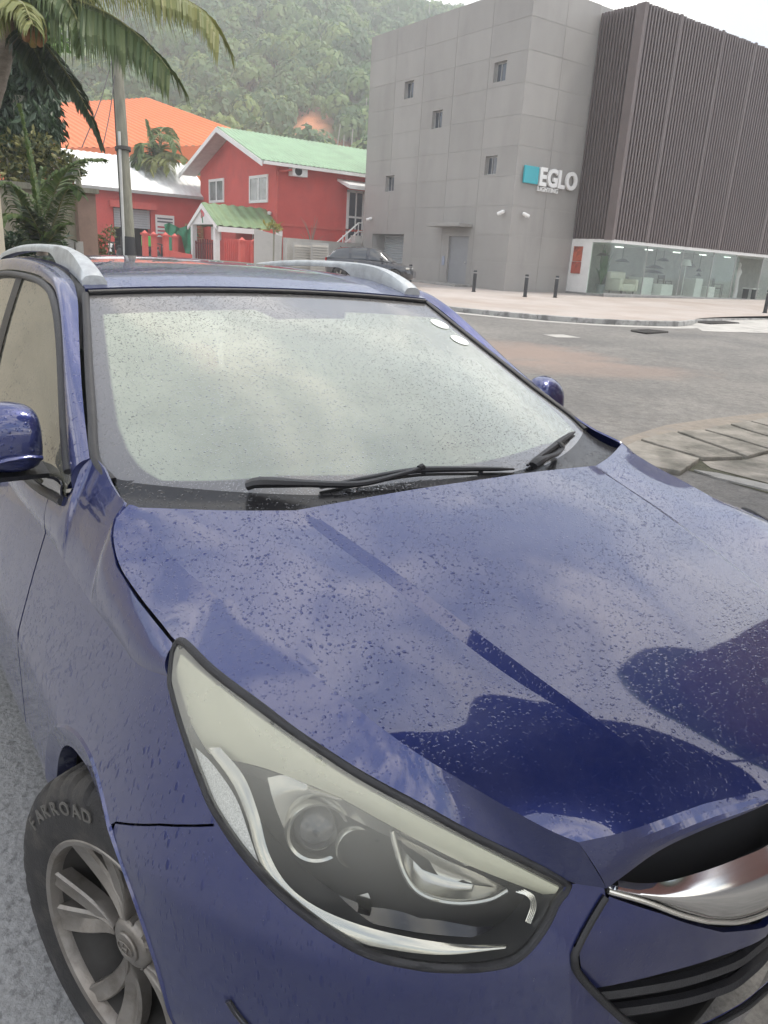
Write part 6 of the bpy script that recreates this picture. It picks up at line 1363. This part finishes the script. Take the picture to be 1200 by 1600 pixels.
ud = simple('leafy_bush','low dark leafy bush at the foot of the garden wall','bush',(yb[0]-.4,yb[1]+.2,gy)); PB(ud,'stem',M['pole'],lambda m: m.tube(np.array([(yb[0]-.4,yb[1]+.2,gy),(yb[0]-.4,yb[1]+.2,gy+.6)]),.02,5)); PB(ud,'foliage',M['darkleaf'],lambda m: [leaves(m,far(u,v,13.0),(.3,.3,.25),150,.16,-.3,.3,.35) for u,v in ((40,380),(20,390),(85,385),(60,400),(5,400))])
wd = far(148,385,14.5); wp = simple('weedy_bush','sparse weedy bush with thin leaves beside the brown gate pier','bush',(wd[0],wd[1],float(gz(*wd[:2])))); PB(wp,'stem',M['pole'],lambda m: [m.tube(np.array([(wd[0],wd[1],.1),far(u,v,14.5)]),.01,4) for u,v in ((145,365),(165,370),(175,350),(155,380))]); PB(wp,'foliage',leafmat('weed_leaf',(.09,.12,.05),(.22,.2,.09)),lambda m: [leaves(m,far(u,v,14.5),(.17,.17,.13),60,.09,-.2,.2,.4) for u,v in ((145,372),(160,378),(172,362),(150,392),(165,395))])
p_ = far(428,357,34.9); yp = simple('potted_croton','small yellow green plant showing above the grey boundary wall','plant',(p_[0],p_[1],float(gz(*p_[:2])))); PB(yp,'stem',M['pole'],lambda m: m.tube(np.array([(p_[0],p_[1],.6),p_]),.04,6)); PB(yp,'foliage',leafmat('yellow_leaf',(.18,.22,.05),(.36,.30,.08)),lambda m: leaves(m,p_+[0,0,.05],(.42,.42,.22),90,.32,-.3,.1,.3))
# palm before the orange roof
Dm = 52; mb_ = far(247,300,Dm); gm = float(gz(*mb_[:2])); MP = simple('garden_palm','yellow green palm standing in front of the orange warehouse roof','palm tree',(mb_[0],mb_[1],gm)); ctr = far(246,252,Dm)
PB(MP,'trunk',M['trunk'],lambda m: m.tube(np.array([(mb_[0],mb_[1],gm),ctr]),[.22,.15],10),60)
for pts,mt in (([(246,255,Dm),(240,225,Dm),(232,200,Dm),(229,188,Dm)],'palmg'),([(246,255,Dm),(235,230,51),(222,225,50.5),(214,245,50)],'palmg'),([(246,255,Dm),(255,215,51),(268,215,50.5),(277,235,50)],'palmg'),([(246,255,Dm),(262,240,51),(280,242,50.5),(292,252,50)],'palmy'),([(246,255,Dm),(232,245,51),(218,240,50.5),(210,260,50)],'palmg'),([(246,255,Dm),(250,220,52.5),(243,202,53),(236,205,53)],'palmg'),([(246,258,Dm),(255,245,51),(262,250,50),(266,268,49.5)],'palmy'),([(246,258,Dm),(240,245,51),(238,250,50),(234,268,49.5)],'palmy'),([(246,255,Dm),(252,205,53),(262,200,54),(272,212,55)],'palmg')):
    frond(MP, FP(pts), 1.15, 34, mt, .7, .17, .1, .07)
# bare shrub by the red wall
bs_ = far(487,375,39.5); BSh = simple('bare_shrub','leafless thin branched shrub against the red house side wall','shrub',(bs_[0],bs_[1],float(gz(*bs_[:2]))))
def bare(m):
    for i in range(14):
        a = rng.uniform(0,6.28); h = rng.uniform(.9,2.0); r = rng.uniform(.2,.7); b0 = np.array([bs_[0],bs_[1],bs_[2]-.8]); m.tube(curve([b0,b0+[math.cos(a)*r*.3,math.sin(a)*r*.3,h*.6],b0+[math.cos(a)*r,math.sin(a)*r,h]],8),np.linspace(.02,.006,8),4)
PB(BSh,'branches',M['pole'],bare)

# ================================================================== hill with forest
def hillz(d, l):
    crest = np.interp(l, [-700,-330,-160,-100,-60,-20,-8,6,25,60,120,250,800],[170,165,150,128,112,93,86,80.5,75,62,40,25,20])
    t = np.clip((d-88)/(300-88),0,None); s = np.where(t<1, t**1.12, 1+.04*np.minimum(t-1,3))
    return 1.0 + crest*s
def hz_(d,l):
    p = dl(d,l); return float(hillz(d,l)) + (4.5*mnoise.noise(Vector((p[0]/28,p[1]/28,.3)))+2*mnoise.noise(Vector((p[0]/11,p[1]/11,3.))))*min(1,max(0,(d-88)/40))
M['soil'] = mat('hill_soil',(.10,.11,.06),.95,var=.3,scale=.1)
mt = M['soil']; n_, l_ = mt.node_tree.nodes, mt.node_tree.links; pbn = n_['Principled BSDF']; src = pbn.inputs['Base Color'].links[0].from_socket
at_ = nd(n_,'Attribute'); at_.attribute_name = 'bare'; mxx = nd(n_,'MixRGB'); mxx.inputs[2].default_value = (.48,.20,.10,1); l_.new(at_.outputs['Fac'],mxx.inputs[0]); l_.new(src,mxx.inputs[1]); l_.new(mxx.outputs[0],pbn.inputs['Base Color'])
SC_ = [(483,192,31,22),(472,216,15,18),(535,230,34,12),(566,225,18,13)]
def bareness(u, v):
    b = 0
    for cu,cv,ru,rv in SC_: b = max(b, 1.25-math.hypot((u-cu)/ru,(v-cv)/rv)+.35*mnoise.noise(Vector((u/14,v/14,1.))))
    return min(1,max(0,b*2.2))
hm = MB(); dsh = np.r_[np.linspace(88,330,80),np.linspace(350,900,14)]; lsh = np.r_[np.linspace(-700,-190,12),np.linspace(-180,140,110),np.linspace(160,800,12)]
hm.grid([[(*dl(d,l),hz_(d,l)) for l in lsh] for d in dsh]); ho = hm.obj('hill',M['soil'],None,60)
if ho.data.polygons[0].normal.z < 0: ho.data.flip_normals()
tag(ho,kind='structure'); ba = ho.data.attributes.new('bare','FLOAT','POINT'); ba.data.foreach_set('value',[bareness(*px(v.co)) for v in ho.data.vertices])
M['forest'] = leafmat('forest_leaf',(.05,.10,.04),(.11,.18,.06),.6,.4)
fv, ff = [], []; tv_cnt = 0
def crown_tpl(n):
    V = []
    for i in range(n):
        d = rng.normal(size=3); d[2] = abs(d[2])*.9-.25; d /= np.linalg.norm(d); p = d*(.72+.33*rng.random())*np.array([1,1,.9]); a = np.cross(d,rng.normal(size=3)); a /= np.linalg.norm(a); b = np.cross(d,a); b = b*.8+d*.35*rng.normal(); s = .115*rng.uniform(.6,1.6)
        V += [p-a*s-b*s*.7, p+a*s*.9-b*s*.6, p+a*s+b*s*.8, p-a*s*.8+b*s]
    return np.array(V)
TPL = [crown_tpl(200) for _ in range(10)]
allV = []; tint = []
cnt = 0
for k in range(9000):
    d = 92+ (330-92)*rng.random()**.9; l = rng.uniform(-.62*d-10,.40*d+10); x, y = dl(d,l); z = hz_(d,l); r = rng.uniform(1.5,3.4)*(1.25 if rng.random()<.1 else 1)*(.75+.25*d/250)
    u, v = px((x,y,z+r*.6))
    if not (-60 < u < 760 and -80 < v < 330) or bareness(u,v) > .12 or bareness(u,v-14) > .5: continue
    V = TPL[k%10]; a = rng.uniform(0,6.28); c_, s_ = math.cos(a), math.sin(a); hgt = rng.uniform(.9,1.45)
    W = np.stack([V[:,0]*c_-V[:,1]*s_, V[:,0]*s_+V[:,1]*c_, V[:,2]*hgt],1)*r + [x,y,z+r*.75]; allV.append(W); tint += [rng.random()]*len(W); cnt += 1
allV = np.concatenate(allV); nf = len(allV)//4; print('crowns', cnt)
me = bpy.data.meshes.new('forest'); me.vertices.add(len(allV)); me.vertices.foreach_set('co',allV.ravel()); me.loops.add(nf*4); me.loops.foreach_set('vertex_index',np.arange(nf*4)); me.polygons.add(nf); me.polygons.foreach_set('loop_start',np.arange(0,nf*4,4)); me.update(); me.validate()
tt = me.attributes.new('tint','FLOAT','POINT'); tt.data.foreach_set('value',np.array(tint,dtype=np.float32))
me.materials.append(M['forest']); fo = bpy.data.objects.new('forest',me); COL.objects.link(fo); tag(fo,kind='stuff')
mt = M['forest']; n_, l_ = mt.node_tree.nodes, mt.node_tree.links
mix0 = [x for x in n_ if x.type == 'MIX_RGB'][0]; a_t = nd(n_,'Attribute'); a_t.attribute_name = 'tint'; 
rpf = nd(n_,'ValToRGB'); rpf.color_ramp.elements[0].color = (.045,.11,.045,1); rpf.color_ramp.elements[1].color = (.26,.36,.11,1); e = rpf.color_ramp.elements.new(.55); e.color = (.10,.20,.075,1); l_.new(a_t.outputs['Fac'],rpf.inputs[0])
mvf = nd(n_,'MixRGB'); mvf.inputs[0].default_value = .75; l_.new(mix0.outputs[0],mvf.inputs[1]); l_.new(rpf.outputs[0],mvf.inputs[2])
for x in n_:
    if x.type == 'BSDF_PRINCIPLED': l_.new(mvf.outputs[0],x.inputs['Base Color'])
    if x.type == 'BSDF_TRANSLUCENT': l_.new(mvf.outputs[0],x.inputs[0])
# pale trunks showing between the crowns
tm = MB()
for k in range(140):
    d = rng.uniform(100,280); l = rng.uniform(-.55*d,.35*d); x,y = dl(d,l); z = hz_(d,l); h = rng.uniform(3,6); tm.tube(np.array([(x,y,z),(x+rng.uniform(-.6,.6),y+rng.uniform(-.6,.6),z+h)]),[.16,.09],4,cap=False)
to = tm.obj('forest_trunks',mat('pale_trunk',(.34,.33,.29),.9,var=.2),None); tag(to,kind='stuff')

# ================================================================== placed out of frame to the right for the dark shapes reflected in the hood
M['rbrown'] = mat('red_brown_render',(.16,.065,.05),.8,var=.12,scale=1.2,dirt=(.10,.05,.04),dscale=.8)
NB = simple('corner_shop_building','red brown rendered three storey building out of frame right with green sheet eaves','building',(5,11,0))
bx0, bx1, by0, by1, bh = -1.0, 12.0, 7.4, 16.0, 8.4
wo_l = [(x,x+1.3,z,z+1.4) for x in (-.4,2.6,5.6,8.6) for z in (1.2,4.2)] 
PB(NB,'wall',M['rbrown'],lambda m: [m.box((a,by0,c),(b,by0+.25,d)) for a,b,c,d in face_rects(bx0,bx1,0,bh,wo_l)]+[m.box((bx0,by0+.25,0),(bx0+.25,by1,bh)),m.box((bx1-.25,by0+.25,0),(bx1,by1,bh)),m.box((bx0+.25,by1-.25,0),(bx1-.25,by1,bh)),m.box((bx0+.25,by0+.25,bh-.3),(bx1-.25,by1-.25,bh-.1))])
PB(NB,'roof',M['green2'],lambda m: (m.box((bx0-.5,by0-.7,bh),(bx1+.5,by1+.5,bh+.14))))
for a,b,c,d in wo_l:
    w2 = PB(NB,'window',M['white'],lambda m: [m.box((a,by0+.05,c),(a+.08,by0+.14,d)),m.box((b-.08,by0+.05,c),(b,by0+.14,d)),m.box((a+.08,by0+.05,c),(b-.08,by0+.14,c+.08)),m.box((a+.08,by0+.05,d-.08),(b-.08,by0+.14,d))]); m_ = MB(); m_.box((a+.08,by0+.09,c+.08),(b-.08,by0+.10,d-.08)); m_.obj('pane',M['hpane'],w2,origin=np.array(NB.location))
ux, uy, uz, ur = .88, .44, 3.15, 1.12  # parasol added unseen, to darken the reflection in the front of the hood
UM = simple('added_parasol','dark round cantilever parasol out of frame beside the car front','parasol',(ux,uy+1.75,0))
PB(UM,'pole',M['frame'],lambda m: m.tube(np.array([(ux,uy+1.75,.05),(ux,uy+1.75,3.3)]),.035,10),60)
PB(UM,'arm',M['frame'],lambda m: m.tube(curve([(ux,uy+1.75,3.2),(ux,uy+1.3,3.75),(ux,uy+.5,3.85),(ux,uy,3.75),(ux,uy,uz+.40)],30),.028,10),60)
PB(UM,'base',M['concrete'],lambda m: m.lathe([(.001,0),(.36,0),(.34,.08),(.05,.10),(.05,.25),(.001,.25)],(ux,uy+1.75,.012),(0,0,1),20),40)
def canopy(m):
    rows = [[(ux+ur*f*math.cos(t),uy+ur*f*math.sin(t),uz+.34*(1-f)**.9) for t in np.linspace(0,2*math.pi,64,endpoint=False)] for f in np.linspace(0.02,1,9)]
    rows.append([(x,y,z-.07) for x,y,z in rows[-1]]); m.grid(rows,cyc=True)
o = PB(UM,'canopy',mat('dark_canvas',(.035,.035,.045),.85,var=.1,scale=20),canopy,60); solid(o,.004)
for k in range(8):
    t_ = math.pi/8+k*math.pi/4; PB(UM,'rib',M['frame'],lambda m: m.tube(np.array([(ux,uy,uz+.30),(ux+ur*.97*math.cos(t_),uy+ur*.97*math.sin(t_),uz-.01)]),.007,5))
# ================================================================== haze
hzb = MB(); hzb.box((-520,-260,-1.5),(60,420,200)); hb_ = hzb.obj('haze',None); hb_.data.materials.clear(); recalc(hb_)
hmt = bpy.data.materials.new('haze_air'); hmt.use_nodes = True; hmt.node_tree.nodes.clear(); ho_ = hmt.node_tree.nodes.new('ShaderNodeOutputMaterial'); pv = hmt.node_tree.nodes.new('ShaderNodeVolumePrincipled'); pv.inputs['Color'].default_value = (.93,.96,1,1); pv.inputs['Density'].default_value = .0016; pv.inputs['Anisotropy'].default_value = .2
hmt.node_tree.links.new(pv.outputs[0],ho_.inputs['Volume']); hb_.data.materials.append(hmt); tag(hb_,kind='stuff')
